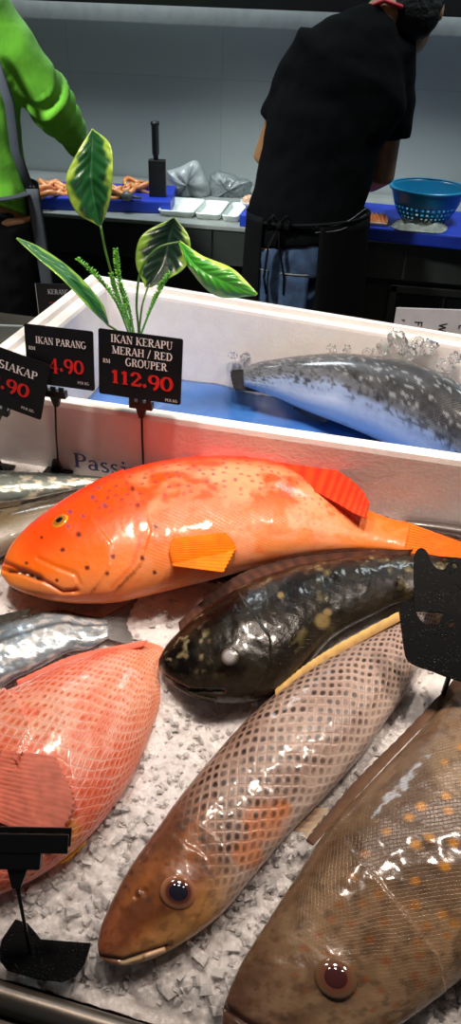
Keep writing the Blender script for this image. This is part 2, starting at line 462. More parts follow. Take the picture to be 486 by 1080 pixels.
red = fish('whole bright orange-red grouper with small purple dots lying on ice before the foam box',
  [((3, 594), (1, 606)), ((12, 575), (12, 619)), ((29, 555), (36, 628)), ((50, 538), (62, 633)), ((75, 520), (92, 634)), ((105, 503), (122, 632)),
   ((140, 490), (153, 625)), ((180, 481), (190, 616)), ((220, 478), (228, 607)), ((260, 479), (262, 598)), ((295, 485), (296, 590)), ((330, 502), (330, 584)),
   ((360, 521), (358, 581)), ((385, 536), (382, 580)), ((410, 546), (405, 580)), ((432, 552), (426, 582))],
  [0.34, 0.44, 0.48, 0.5, 0.5, 0.46, 0.4, 0.3], RED, red_col, red_disp, n=330, m=130, lift=0.7, prof=(0.9, 1, 1, 0.6))
fin(red, 'dorsal_fin', [(200, 488), (240, 490), (300, 502), (335, 520), (355, 531), (372, 541), (385, 547)], [(205, 481), (243, 481.5), (302, 482), (345, 491), (366, 503), (381, 516), (390, 531)], red.zm + 0.026, red.zm + 0.03, FINM, K(222, 60, 12), K(226, 50, 14), rays=15, cray=K(150, 22, 6), jag=0.04, label='red spiny dorsal fin')
fin(red, 'tail_fin', [(424, 549), (420, 565), (418, 583)], [(500, 577), (502, 584), (500, 590)], red.zm * 0.6, 0.03, FINM, K(228, 104, 16), K(222, 92, 12), rays=11, cray=K(186, 64, 8), jag=0.1)
fin(red, 'pectoral_fin', [(182, 568), (178, 582), (182, 597)], [(238, 563), (248, 578), (236, 604)], 0.09, 0.09, FINM, K(228, 112, 12), K(232, 122, 6), rays=14, jag=0.03, amp=0.0006, cray=K(216, 92, 6), surf=0.006, label='yellow-orange pectoral fin')
fin(red, 'pelvic_fin', [(196, 606), (220, 600), (244, 595)], [(226, 616), (250, 612), (266, 600)], 0.012, 0.008, FINM, K(84, 50, 36), K(52, 32, 26), rays=7, jag=0.25, label='dark brown pelvic fin')
eye(red, 63, 549, 0.0125, K(150, 96, 30), K(232, 150, 40), K(20, 16, 24), rp=0.52)

# --- dark grouper
def dark_col(px, py, s, t, X, Y):
    n1 = fbm(X * 46, Y * 46); n2 = fbm(X * 110, Y * 110 + 5, 3); n3 = fbm(X * 24 + 40, Y * 24)
    c = base_col(px, S(34, 30, 23))
    c = mixc(c, S(12, 10, 9), sst(0.44, 0.58, n1))
    c = mixc(c, S(92, 84, 52), sst(0.50, 0.64, n3) * sst(0.12, 0.3, s) * sst(0.36, 0.5, n2) * 0.8)
    c = mixc(c, S(142, 132, 98), sst(0.58, 0.70, n2) * sst(0.50, 0.62, n3) * sst(-0.9, -0.2, t) * 0.75)
    c = mixc(c, S(10, 9, 8), sst(0.55, 0.66, fbm(X * 70 + 9, Y * 70 + 4, 3)) * 0.6)
    c = mixc(c, S(84, 46, 28), sst(0.7, 0.98, t) * 0.75)
    c = mixc(c, S(62, 52, 40), sst(-0.6, -0.95, t) * 0.5)
    c = mixc(c, K(14, 11, 10), groove(px, py, [(172, 712), (200, 728), (232, 728)], 2.4))
    c = mixc(c, K(150, 130, 84), spots(px, py, [(340, 655, 9), (345, 646, 5), (296, 628, 4)]) * 0.55)
    c = mixc(c, K(120, 112, 104), groove(px, py, [(169, 704), (173, 714), (180, 721)], 3) * 0.7)
    return A4(c, sst(0.3, 0.4, s) * 0.5)
def dark_disp(px, py, s, t):
    d = -0.004 * groove(px, py, [(170, 712), (200, 729), (236, 729)], 2.2)
    d += 0.002 * flap(px, py, [(262, 640), (284, 672), (286, 700), (268, 728)], 24, 1)
    d += 0.003 * np.exp(-(np.hypot(px - 242, py - 692) / 15) ** 2) + 0.002 * (fbm(px / 9, py / 9) - 0.5)
    return d
DARKM = fish_mat('dark_grouper_skin', L=0.0055, W=0.0045, dark=S(14, 12, 10), darkf=0.4, sbump=0.35, rough=0.24, coat=0.35, nb=0.5, nscale=220, spec=0.35)
dark = fish('dark olive-brown mottled grouper with a cloudy eye lying between two larger fish',
  [((168, 694), (167, 704)), ((176, 680), (176, 717)), ((192, 662), (195, 731)), ((214, 642), (222, 739)), ((240, 624), (252, 740)), ((270, 608), (290, 730)),
   ((303, 597), (322, 702)), ((340, 590), (354, 670)), ((380, 586), (394, 648)), ((415, 584), (426, 634)), ((450, 583), (462, 632)), ((490, 584), (496, 620))],
  [0.4, 0.5, 0.55, 0.52, 0.45, 0.35], DARKM, dark_col, dark_disp, n=260, m=110, lift=0.6)
fin(dark, 'dorsal_fin', [(190, 668), (225, 640), (268, 612), (330, 595), (430, 588)], [(188, 656), (218, 630), (258, 603), (325, 586), (436, 579)], dark.zm, dark.zm + 0.006, FINM, S(104, 60, 40), S(78, 44, 30), rays=20, jag=0.03, amp=0.0005, cray=K(50, 28, 20), label='reddish brown dorsal fin')
fin(dark, 'tail_fin', [(488, 586), (490, 602), (492, 620)], [(560, 575), (566, 600), (556, 634)], 0.02, 0.015, FINM, K(60, 50, 36), K(40, 32, 26), rays=10)
fin(dark, 'pelvic_fin', [(196, 730), (210, 736), (226, 739)], [(206, 730), (226, 728), (252, 728)], 0.03, 0.02, FINM, K(40, 32, 26), K(60, 50, 40), rays=5)
eye(dark, 242, 692, 0.0115, K(120, 118, 116), K(60, 54, 44), K(150, 150, 152), rp=0.62)

# --- scaled emperor
def emp_col(px, py, s, t, X, Y):
    n1 = fbm(X * 24, Y * 24); n2 = fbm(X * 90, Y * 90, 3)
    c = base_col(px, K(150, 126, 114))
    c = mixc(c, K(172, 148, 134), sst(0.45, 0.7, n1) * 0.6)
    c = mixc(c, K(108, 84, 68), sst(0.45, 0.95, t) * 0.75)
    c = mixc(c, K(190, 172, 160), sst(-0.55, -0.95, t) * 0.8)
    hd = sst(0.40, 0.25, s + 0.05 * (n1 - 0.5) - 0.05 * t)
    hc = mixc(base_col(px, K(134, 80, 42)), K(98, 56, 30), sst(0.4, 0.65, n1))
    hc = mixc(hc, K(176, 130, 78), sst(-0.3, -0.9, t) * 0.9); hc = mixc(hc, K(64, 40, 28), sst(0.56, 0.66, fbm(X * 120, Y * 120, 3)) * sst(0.2, 0.3, s) * 0.8)
    hc = mixc(hc, K(92, 60, 46), sst(0.35, 0.8, t) * 0.7)
    hc = mixc(hc, K(122, 70, 52), sst(0.12, 0.0, s) * 0.7)
    hc = mixc(hc, K(70, 36, 26), sst(0.6, 0.72, n2) * 0.4)
    c = mixc(c, hc, hd)
    c = mixc(c, K(196, 110, 46), spots(px, py, [(278, 868, 26), (262, 900, 20), (296, 855, 14)]) * (0.4 + 0.4 * n2))
    c = mixc(c, K(58, 30, 24), spots(px, py, [(152, 906, 5), (160, 892, 4), (138, 920, 4), (146, 942, 5), (156, 950, 4), (132, 935, 3), (176, 912, 3)]) * 0.6)
    c = mixc(c, K(70, 40, 28), groove(px, py, [(104, 1010), (130, 1013), (156, 1004), (176, 1000)], 2.2))
    c = mixc(c, K(226, 190, 150), groove(px, py, [(128, 1017), (150, 1010), (172, 1004)], 2.2) * 0.8)
    al = sst(0.24, 0.36, s + 0.03 * (n1 - 0.5) - 0.04 * t) * (0.45 + 0.55 * sst(-1, -0.4, t))
    return A4(c, al)
def emp_disp(px, py, s, t):
    d = -0.003 * groove(px, py, [(102, 1008), (130, 1013), (156, 1004), (178, 998)], 2.4)
    d += 0.0006 * flap(px, py, [(196, 858), (226, 880), (246, 912), (240, 950)], 26, 1)
    d += 0.001 * flap(px, py, [(196, 890), (218, 905), (224, 932), (208, 968)], 20, 1)
    d += 0.004 * np.exp(-(np.hypot(px - 187, py - 941) / 22) ** 2) + 0.0014 * (fbm(px / 10, py / 10) - 0.5)
    d += -0.002 * spots(px, py, [(152, 940, 4), (144, 946, 3)])
    return d
EMP = fish_mat('emperor_skin', L=0.0142, W=0.0128, dark=S(50, 32, 27), darkf=1.0, edge=S(186, 168, 158), edgef=0.12, sbump=0.8, rough=0.32, coat=0.4, nb=0.25, dlo=0.18, dhi=0.44)
emp = fish('brown emperor fish with a net of dark-centred scales lying diagonally on the ice',
  [((103, 995), (105, 1010)), ((107, 975), (124, 1018)), ((121, 942), (158, 1011)), ((140, 908), (197, 990)), ((165, 872), (235, 960)), ((195, 830), (268, 920)),
   ((230, 788), (302, 880)), ((268, 748), (342, 838)), ((310, 714), (380, 795)), ((350, 688), (408, 757)), ((390, 667), (429, 728)), ((425, 648), (446, 695)), ((455, 630), (466, 668))],
  [0.4, 0.5, 0.52, 0.5, 0.45, 0.35], EMP, emp_col, emp_disp, n=300, m=120, lift=0.62, prof=(0.8, 1, 1, 0.8))
fin(emp, 'dorsal_fin', [(290, 738), (325, 711), (362, 688), (424, 654)], [(290, 727), (322, 701), (357, 679), (420, 645)], emp.zm + 0.012, emp.zm + 0.013, FINM, K(130, 96, 56), K(190, 158, 96), rays=18, jag=0.08, amp=0.0005, label='pale yellow folded dorsal fin')
fin(emp, 'pelvic_fin', [(296, 886), (312, 872), (330, 852)], [(310, 898), (330, 876), (348, 852)], 0.01, 0.004, FINM, K(150, 120, 100), K(196, 176, 150), rays=6)
fin(emp, 'tail_fin', [(452, 630), (458, 648), (464, 668)], [(520, 575), (516, 600), (534, 640)], 0.04, 0.03, FINM, K(150, 120, 90), K(120, 90, 70), rays=10)
mbm = MB(); q = crom([(150, 1010), (164, 1004), (178, 1000)], 8)
EMPLIP = plain('fish_lip', K(214, 176, 140), 0.3, coat=0.5)
q = crom([(152, 1009), (163, 1005), (174, 1001)], 8); pts = [hit(emp, *p)[0] for p in q]; mbm.tube([p for p in pts if p is not None], 0.0024, 8); mbm.build('lip', EMPLIP, emp.root)
eye(emp, 188, 941, 0.0178, K(84, 44, 36), K(150, 104, 76), K(30, 30, 42), rp=0.6, sq=0.85, flat=0.36)

# --- brown spotted grouper in front
def bro_col(px, py, s, t, X, Y):
    n1 = fbm(X * 20, Y * 20); n2 = fbm(X * 70, Y * 70 + 3, 3); n3 = fbm(X * 9 + 20, Y * 9)
    n4 = fbm(X * 40 + 7, Y * 40); n5 = fbm(X * 130, Y * 130, 3)
    c = base_col(px, K(126, 100, 74))
    c = mixc(c, K(74, 56, 42), sst(0.42, 0.6, n3) * 0.75)
    c = mixc(c, K(160, 136, 106), sst(0.5, 0.66, n1) * 0.5)
    c = mixc(c, K(80, 60, 44), sst(0.50, 0.64, n4) * 0.55)
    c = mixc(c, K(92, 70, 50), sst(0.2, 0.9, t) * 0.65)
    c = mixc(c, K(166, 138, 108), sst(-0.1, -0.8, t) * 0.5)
    c = mixc(c, K(80, 54, 46), sst(0.24, 0.02, s) * 0.75)
    c = mixc(c, K(66, 48, 36), sst(0.54, 0.68, n5) * 0.5)
    g = 0.021; gx = np.floor(X / g); gy = np.floor(Y / g); f = np.zeros_like(px); fr = np.zeros_like(px)
    for i in (-1, 0, 1):
        for j in (-1, 0, 1):
            ix, iy = (gx + i).astype(int), (gy + j).astype(int)
            r1 = _T[ix % 256, iy % 256]; r2 = _T[(ix + 91) % 256, (iy + 57) % 256]; r3 = _T[(ix + 13) % 256, (iy + 133) % 256]
            d = np.hypot(X - (gx + i + 0.15 + 0.7 * r1) * g, (Y - (gy + j + 0.15 + 0.7 * r2) * g))
            f = np.maximum(f, np.where(r3 > 0.15, 1 - sst(0.0018, 0.0042 + 0.002 * r3, d), 0))
    f = f * sst(0.1, 0.25, s) * sst(0.6, 0.35, t)
    c = mixc(c, K(196, 132, 36), f * sst(0.3, 0.5, s) * 0.85); c = mixc(c, K(134, 74, 32), f * sst(0.5, 0.3, s) * 0.6)
    c = mixc(c, K(176, 90, 70), spots(px, py, [(298, 939, 7)]) * 0.8)
    c = mixc(c, K(56, 36, 30), groove(px, py, [(238, 1060), (262, 1078), (300, 1096)], 3))
    return A4(c, sst(0.22, 0.34, s) * 0.9)
def bro_disp(px, py, s, t):
    d = -0.004 * groove(px, py, [(236, 1062), (262, 1080), (300, 1096)], 3)
    d += 0.003 * flap(px, py, [(400, 930), (436, 975), (462, 1010), (470, 1050)], 34, 1)
    d += 0.005 * np.exp(-(np.hypot(px - 354, py - 1032) / 26) ** 2) + 0.002 * (fbm(px / 16, py / 16) - 0.5)
    return d
BRO = fish_mat('brown_grouper_skin', L=0.0052, W=0.0042, dark=S(70, 52, 36), darkf=0.22, edge=S(196, 170, 130), edgef=0.08, sbump=0.5, wob=0.3, rough=0.26, coat=0.6, nb=0.45, nscale=200)
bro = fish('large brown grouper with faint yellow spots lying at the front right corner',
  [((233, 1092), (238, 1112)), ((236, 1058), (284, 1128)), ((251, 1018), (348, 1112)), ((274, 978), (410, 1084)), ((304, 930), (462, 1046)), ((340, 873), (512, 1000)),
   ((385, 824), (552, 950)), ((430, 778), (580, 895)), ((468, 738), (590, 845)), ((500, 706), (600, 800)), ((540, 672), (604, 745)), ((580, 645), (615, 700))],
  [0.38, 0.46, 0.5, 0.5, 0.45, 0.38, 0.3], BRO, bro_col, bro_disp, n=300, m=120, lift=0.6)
fin(bro, 'dorsal_fin', [(330, 892), (385, 830), (440, 772), (500, 712)], [(322, 886), (372, 826), (428, 770), (492, 702)], bro.zm, bro.zm, FINM, K(92, 66, 46), K(70, 48, 34), rays=20, jag=0.08, amp=0.0005)
fin(bro, 'pectoral_fin', [(494, 960), (504, 975), (514, 990)], [(556, 915), (572, 940), (572, 970)], 0.09, 0.09, FINM, K(160, 124, 84), K(150, 110, 70), rays=9, surf=0.006)
fin(bro, 'tail_fin', [(578, 648), (598, 672), (614, 698)], [(650, 580), (680, 620), (690, 660)], 0.03, 0.02, FINM, K(120, 90, 60), K(90, 70, 50), rays=10)
eye(bro, 354, 1031, 0.0185, K(104, 64, 50), K(108, 82, 60), K(66, 34, 36), rp=0.62, sq=0.85, flat=0.28)

# --- pink snapper at left
def sna_col(px, py, s, t, X, Y):
    n1 = fbm(X * 26, Y * 26); n2 = fbm(X * 80, Y * 80, 3)
    c = base_col(px, K(218, 128, 100))
    c = mixc(c, K(232, 166, 144), sst(0.42, 0.66, n1) * 0.7)
    c = mixc(c, K(208, 84, 60), sst(0.4, 0.95, t) * 0.85)
    c = mixc(c, K(206, 92, 70), sst(-0.2, -0.7, t) * 0.75)
    c = mixc(c, K(196, 70, 44), sst(0.5, 0.7, n2) * 0.4)
    c = mixc(c, K(232, 150, 110), sst(0.75, 1.0, s) * 0.6)
    c = mixc(c, K(206, 78, 52), groove(px, py, [(0, 778), (30, 790), (52, 806), (58, 826)], 8) * 0.45)
    c = mixc(c, K(226, 140, 60), spots(px, py, [(72, 876, 16), (70, 894, 12)]) * 0.8)
    return A4(c, sst(0.35, 0.5, s))
def sna_disp(px, py, s, t):
    return 0.0018 * (fbm(px / 14, py / 14) - 0.5) + 0.004 * flap(px, py, [(-10, 716), (20, 740), (34, 770), (20, 800)], 24, 1)
SNA = fish_mat('snapper_skin', L=0.0150, W=0.0132, dark=S(206, 88, 34), darkf=0.85, edge=S(240, 196, 178), edgef=0.7, wob=0.25, sbump=0.9, rough=0.32, coat=0.4, nb=0.3, dlo=0.1, dhi=0.32)
sna = fish('pink snapper with orange scales and its tail end buried in ice at left',
  [((-190, 850), (-186, 868)), ((-170, 806), (-160, 900)), ((-120, 768), (-102, 936)), ((-60, 742), (-40, 944)), ((0, 723), (20, 925)), ((50, 700), (70, 894)), ((90, 686), (108, 858)), ((125, 677), (138, 816)), ((150, 674), (158, 774)), ((168, 680), (172, 740)), ((186, 690), (190, 720))],
  [0.3, 0.38, 0.4, 0.38, 0.33, 0.26], SNA, sna_col, sna_disp, n=260, m=110, lift=0.42, prof=(0.9, 1, 1, -0.6))
fin(sna, 'pectoral_fin', [(2, 792), (-8, 826), (-4, 866)], [(58, 800), (78, 846), (56, 894)], 0.07, 0.07, FINM, K(196, 96, 76), K(176, 104, 90), rays=16, surf=0.006, jag=0.03, amp=0.0005, cray=K(190, 110, 92), label='translucent pink pectoral fin')
fin(sna, 'anal_fin', [(52, 896), (66, 886), (80, 874)], [(58, 914), (74, 906), (92, 888)], 0.012, 0.008, FINM, K(230, 140, 60), K(238, 160, 50), rays=6, label='orange anal fin')
fin(sna, 'dorsal_fin', [(20, 726), (80, 700), (150, 682)], [(17, 718), (79, 691), (156, 675)], sna.zm, sna.zm, FINM, K(222, 96, 76), K(226, 110, 90), rays=14)
fin(sna, 'tail_fin', [(182, 688), (186, 704), (188, 722)], [(232, 660), (232, 695), (236, 735)], -0.02, -0.03, FINM, K(226, 120, 90), K(226, 120, 90), rays=9)

# --- silver and brown fish on the left
def sil_col(px, py, s, t, X, Y):
    n1 = fbm(X * 30, Y * 50); n2 = fbm(X * 90, Y * 140, 3)
    c = base_col(px, S(150, 166, 178)); c = mixc(c, S(226, 230, 230), sst(0.45, 0.62, n2) * 0.8)
    c = mixc(c, S(96, 110, 120), sst(0.55, 0.75, n1) * 0.6)
    c = mixc(c, S(54, 56, 54), sst(0.45, 0.85, t)); c = mixc(c, S(60, 68, 74), np.exp(-((t - 0.1) / 0.07) ** 2) * 0.9)
    return A4(c, 0 * s)
SIL = fish_mat('silver_skin', rough=0.25, coat=0.6, nb=0.6, nscale=90, metal=0.25)
sil = fish('silver wolf herring with a dark stripe on ice under the red grouper head',
  [((-190, 778), (-188, 790)), ((-150, 745), (-140, 800)), ((-80, 702), (-64, 776)), ((-10, 662), (2, 724)), ((30, 648), (41, 704)), ((62, 643), (72, 688)), ((88, 648), (94, 684)), ((112, 652), (116, 672))],
  [0.35, 0.42, 0.42, 0.35, 0.3], SIL, sil_col, lambda px, py, s, t: 0.003 * (fbm(px / 9, py / 9) - 0.5), n=160, m=70, lift=0.45, prof=(0.9, 1, 1, 0.1))
fin(sil, 'dorsal_fin', [(-40, 680), (-10, 663), (28, 649)], [(-44, 672), (-10, 652), (34, 641)], sil.zm, sil.zm + 0.004, FINM, K(60, 58, 52), K(44, 42, 38), rays=9)
fin(sil, 'tail_fin', [(108, 652), (112, 662), (114, 674)], [(146, 630), (134, 658), (150, 684)], 0.004, -0.01, FINM, K(110, 112, 112), K(90, 90, 90), rays=8)
def brf_col(px, py, s, t, X, Y):
    n1 = fbm(X * 30, Y * 40)
    c = base_col(px, S(120, 108, 84)); c = mixc(c, S(60, 50, 34), sst(-0.2, 0.5, t)); c = mixc(c, S(150, 146, 134), sst(-0.1, -0.6, t))
    c = mixc(c, K(110, 96, 70), sst(0.5, 0.7, n1) * 0.6); return A4(c, 0.4 + 0 * s)
BRF = fish_mat('brown_back_skin', L=0.005, W=0.004, dark=S(60, 50, 36), darkf=0.3, rough=0.28, coat=0.5, nb=0.4)
brf = fish('olive-backed fish lying half hidden behind the head of the red grouper',
  [((-200, 600), (-200, 612)), ((-160, 574), (-158, 634)), ((-80, 552), (-76, 636)), ((0, 537), (2, 586)), ((45, 528), (48, 558)), ((85, 522), (88, 543)), ((120, 520), (122, 540))],
  [0.4, 0.5, 0.5, 0.4, 0.3], BRF, brf_col, None, n=140, m=64, lift=0.5)
fin(brf, 'tail_fin', [(116, 520), (118, 530), (120, 541)], [(150, 510), (150, 528), (152, 546)], 0.02, 0.01, FINM, K(90, 80, 60), K(80, 70, 52), rays=8)
fin(brf, 'dorsal_fin', [(-80, 553), (-30, 542), (20, 533)], [(-84, 546), (-30, 535), (24, 528)], brf.zm, brf.zm, FINM, K(70, 60, 44), K(60, 50, 38), rays=10)
def sgr_col(px, py, s, t, X, Y):
    n2 = fbm(X * 70, Y * 120, 3)
    c = base_col(px, S(126, 138, 132)); c = mixc(c, S(56, 66, 64), sst(-0.3, 0.5, t)); c = mixc(c, S(214, 210, 190), sst(0.5, 0.62, n2) * sst(0.5, -0.2, t)); return A4(c, 0 * s)
sgr = fish('slim grey-green silver fish on ice nearest the foam box at far left',
  [((-150, 496), (-150, 506)), ((-110, 490), (-110, 528)), ((-40, 493), (-38, 534)), ((20, 497), (22, 528)), ((60, 499), (62, 520)), ((96, 502), (97, 512)), ((112, 503), (113, 509))],
  [0.4, 0.5, 0.5, 0.35], SIL, sgr_col, lambda px, py, s, t: 0.002 * (fbm(px / 6, py / 6) - 0.5), n=120, m=56, lift=0.5)
fin(sgr, 'tail_fin', [(110, 502), (111, 506), (112, 510)], [(132, 497), (130, 505), (134, 514)], 0.012, 0.008, FINM, K(100, 106, 100), K(90, 96, 90), rays=7)
def bla_col(px, py, s, t, X, Y): return A4(base_col(px, K(60, 52, 48)), 0 * s)
bla = fish('dark slender fish whose pointed snout shows behind the red grouper tail',
  [((424, 549), (424, 551)), ((440, 548), (440, 556)), ((470, 549), (470, 562)), ((510, 553), (510, 570)), ((560, 558), (560, 578)), ((610, 566), (610, 580))], [0.5, 0.5, 0.5], BRF, bla_col, None, n=100, m=48, lift=0.6)
fin(bla, 'dorsal_fin', [(500, 552), (530, 555), (560, 559)], [(502, 547), (534, 549), (562, 553)], bla.zm, bla.zm, FINM, K(50, 44, 40), K(40, 36, 34), rays=8)
# ------------------------------------------------------------------ lettering: a small cut serif alphabet
def arc(cx, cy, rx, ry, a0, a1, n=14):
    return [(cx + rx * math.cos(R(a0 + (a1 - a0) * i / n)), cy + ry * math.sin(R(a0 + (a1 - a0) * i / n))) for i in range(n + 1)]
# strokes: (points, weight, serif ends)   weight 1 = full, 0.4 = hairline; serifs: 'b' both ends, 's' start, 'e' end, ''
GL = {
 'I': (.46, [([(.23, 0), (.23, 1)], 1, 'b')]),
 'K': (.98, [([(.2, 0), (.2, 1)], 1, 'b'), ([(.86, 1), (.24, .42)], .4, 's'), ([(.4, .56), (.86, 0)], 1, 'e')]),
 'A': (.94, [([(.08, 0), (.46, 1)], .4, 's'), ([(.46, 1), (.84, 0)], 1, 'e'), ([(.22, .34), (.66, .34)], .4, '')]),
 'N': (1.0, [([(.16, 0), (.16, 1)], .4, 'b'), ([(.16, 1), (.84, 0)], 1, ''), ([(.84, 0), (.84, 1)], .4, 'e')]),
 'P': (.82, [([(.2, 0), (.2, 1)], 1, 'b'), ([(.2, .97), (.42, .97)] + arc(.42, .73, .3, .24, 90, -90) + [(.2, .47)], 0, '')]),
 'R': (.94, [([(.2, 0), (.2, 1)], 1, 'b'), ([(.2, .97), (.42, .97)] + arc(.42, .74, .28, .23, 90, -90) + [(.2, .5)], 0, ''), ([(.44, .5), (.84, 0)], 1, 'e')]),
 'G': (.98, [(arc(.5, .5, .42, .5, 50, 320), 0, ''), ([(.8, .08), (.8, .44)], 1, 'e')]),
 'E': (.86, [([(.2, 0), (.2, 1)], 1, 'b'), ([(.2, .97), (.74, .97), (.76, .78)], .4, ''), ([(.2, .52), (.6, .52)], .4, ''), ([(.2, .03), (.76, .03), (.8, .24)], .4, '')]),
 'F': (.8, [([(.2, 0), (.2, 1)], 1, 'b'), ([(.2, .97), (.74, .97), (.76, .76)], .4, ''), ([(.2, .52), (.6, .52)], .4, '')]),
 'M': (1.18, [([(.14, 0), (.14, 1)], .4, 'b'), ([(.14, 1), (.56, .04)], 1, ''), ([(.56, .04), (1.0, 1)], .4, ''), ([(1.0, 1), (1.0, 0)], 1, 'b')]),
 'H': (1.04, [([(.2, 0), (.2, 1)], 1, 'b'), ([(.84, 0), (.84, 1)], 1, 'b'), ([(.2, .52), (.84, .52)], .4, '')]),
 'D': (.98, [([(.2, 0), (.2, 1)], 1, 'b'), ([(.2, .97), (.4, .97)] + arc(.4, .5, .46, .47, 90, -90) + [(.2, .03)], 0, '')]),
 'O': (1.0, [(arc(.5, .5, .42, .5, 0, 360, 26), 0, '')]),
 'U': (1.0, [([(.2, 1), (.2, .34)], 1, 's'), (arc(.5, .34, .3, .34, 180, 360), .4, ''), ([(.8, .34), (.8, 1)], .4, 'e')]),
 'S': (.76, [(arc(.38, .74, .26, .25, 40, 225), 0, ''), ([(.2, .56), (.56, .42)], 1, ''), (arc(.38, .26, .28, .26, 45, -150), 0, '')]),
 '/': (.6, [([(.05, -.1), (.5, 1.05)], .5, '')]), ' ': (.4, []),
 '.': (.34, [('dot', .17, .1, .13)]),
 '0': (.82, [(arc(.41, .42, .33, .42, 0, 360, 26), 0, '')]),
 '1': (.62, [([(.33, 0), (.33, .86)], 1, 's'), ([(.33, .86), (.1, .7)], .5, '')]),
 '2': (.8, [([(.14, .62)] + arc(.4, .62, .26, .24, 170, -20), 0, ''), ([(.64, .56), (.14, .06)], .5, ''), ([(.1, .06), (.7, .06), (.74, .22)], 1.0, '')]),
 '9': (.82, [(arc(.4, .58, .29, .26, 0, 360, 24), 0, ''), ([(.69, .58)] + arc(.22, .5, .47, .62, 0, -68), 0, '')]),
 '4': (.86, [([(.56, -.2), (.56, .82)], 1, 's'), ([(.56, .82), (.06, .16), (.8, .16)], .4, '')]),
 'a': (.72, [(arc(.32, .46, .22, .18, 160, 0), .5, ''), ([(.54, .46), (.54, .0)], 1, 'e'), (arc(.32, .17, .22, .17, 60, 330), .7, '')]),
 's': (.58, [(arc(.3, .48, .19, .15, 40, 225), .7, ''), ([(.17, .37), (.42, .27)], 1, ''), (arc(.29, .16, .2, .16, 45, -150), .7, '')]),
 'i': (.4, [([(.2, 0), (.2, .62)], 1, 'b'), ('dot', .19, .86, .1)]),
 'o': (.74, [(arc(.37, .32, .28, .32, 0, 360, 22), 0, '')]),
 'n': (.82, [([(.2, 0), (.2, .62)], 1, 'b'), (arc(.41, .38, .21, .24, 170, 0), .5, ''), ([(.62, .38), (.62, 0)], 1, 'e')]),
 'r': (.6, [([(.2, 0), (.2, .62)], 1, 'b'), (arc(.42, .36, .2, .24, 160, 50), .7, '')]),
 'u': (.84, [([(.2, .62), (.2, .2)], 1, 's'), (arc(.41, .22, .21, .22, 180, 350), .5, ''), ([(.62, .62), (.62, 0)], 1, 'b')]),
 't': (.52, [([(.22, .9), (.22, .14)], 1, ''), (arc(.36, .16, .14, .16, 180, 320), .6, ''), ([(.04, .6), (.46, .6)], .5, '')]),
}
def letters(txt, h, O, X, Y, wid=None, bold=1.0, lift=0.0006, center=True):
    """flat raised letters: returns verts and faces; O = middle (or start) of the base line"""
    V, F = [], []; nrm = X.cross(Y); w0 = sum(GL[c][0] + .06 for c in txt) * h; sx = (wid / w0) if wid else 1.0
    x = -w0 / 2 if center else 0.0; T1, T0 = .21 * bold * h, .075 * bold * h
    lay = [0]
    def P(a, b): return O + X * (a * sx) + Y * b + nrm * (lift + 0.00002 * (lay[0] % 7))
    def quad(a, b, c, d):
        i = len(V); V.extend([P(*a), P(*b), P(*c), P(*d)]); F.append([i, i + 1, i + 2, i + 3]); lay[0] += 1
    for ch in txt:
        w, st = GL[ch]
        for s in st:
            if s[0] == 'dot':
                i = len(V); n = 14
                for k in range(n): V.append(P(x + (s[1] + s[3] * math.cos(6.2832 * k / n)) * h, (s[2] + s[3] * math.sin(6.2832 * k / n)) * h))
                F.append(list(range(i, i + n))); continue
            pts, wt, ser = s; pts = [(x + a * h, b * h) for a, b in pts]
            n = len(pts); L, Rr = [], []
            for i, (a, b) in enumerate(pts):
                p, q = pts[max(i - 1, 0)], pts[min(i + 1, n - 1)]
                dx, dy = q[0] - p[0], q[1] - p[1]
                if n > 4 and pts[0] == pts[-1] and i in (0, n - 1): dx, dy = pts[1][0] - pts[-2][0], pts[1][1] - pts[-2][1]
                l = math.hypot(dx, dy) or 1; dx /= l; dy /= l
                t = (T0 + (T1 - T0) * abs(dy) ** 1.3) if wt in (0, ) else (T0 if wt <= .4 else T0 + (T1 - T0) * (wt if abs(dy) > .3 or wt == 1.0 else .3) * (max(abs(dy), .55)))
                L.append((a - dy * t / 2, b + dx * t / 2)); Rr.append((a + dy * t / 2, b - dx * t / 2))
            i0 = len(V)
            for a, b in zip(L, Rr): V.extend([P(*a), P(*b)])
            lay[0] += 1
            for i in range(n - 1): F.append([i0 + 2 * i, i0 + 2 * i + 1, i0 + 2 * i + 3, i0 + 2 * i + 2])
            for e, (a, b) in (('s', pts[0]), ('e', pts[-1])):
                if ser == 'b' or ser == e:
                    hw, ht = .19 * h, .035 * h
                    yy = b + (ht if b < h * .3 else -ht)
                    quad((a - hw, yy - ht), (a + hw, yy - ht), (a + hw, yy + ht), (a - hw, yy + ht))
        x += (w + .06) * h
    return V, F
def text_part(name, txt, h, O, X, Y, mat, parent, **kw):
    V, F = letters(txt, h, O, X, Y, **kw); return add(name, V, F, mat, parent, False)

# ------------------------------------------------------------------ materials of the stall
def metal(name, c, rough=0.3):
    m = plain(name, c, rough, 0.9, c * 0.8, 8, 0.08, 90); return m
STEEL = metal('stainless_steel', S(150, 142, 132), 0.42)
BLKP = plain('black_plastic', S(14, 15, 17), 0.38, bmp=0.08, bsc=120)
FOAM = plain('foam', S(244, 241, 238), 0.6, 0, S(238, 234, 231), 30, 0.35, 170, sss=0.15, bd=0.0015)
CARD = plain('black_card', S(24, 24, 27), 0.28, 0, S(18, 18, 20), 30, coat=0.2)
WHT = plain('white_print', S(235, 235, 238), 0.5); REDP = plain('red_print', S(214, 34, 30), 0.5); BLUEP = plain('blue_print', S(84, 92, 150), 0.6)
m_, nt_, bs_ = newmat('wet_black_plastic')
sp_ = nd(nt_, 'ShaderNodeTexVoronoi'); sp_.inputs['Scale'].default_value = 330
nt_.links.new(nd(nt_, 'ShaderNodeTexCoord').outputs['Object'], sp_.inputs['Vector'])
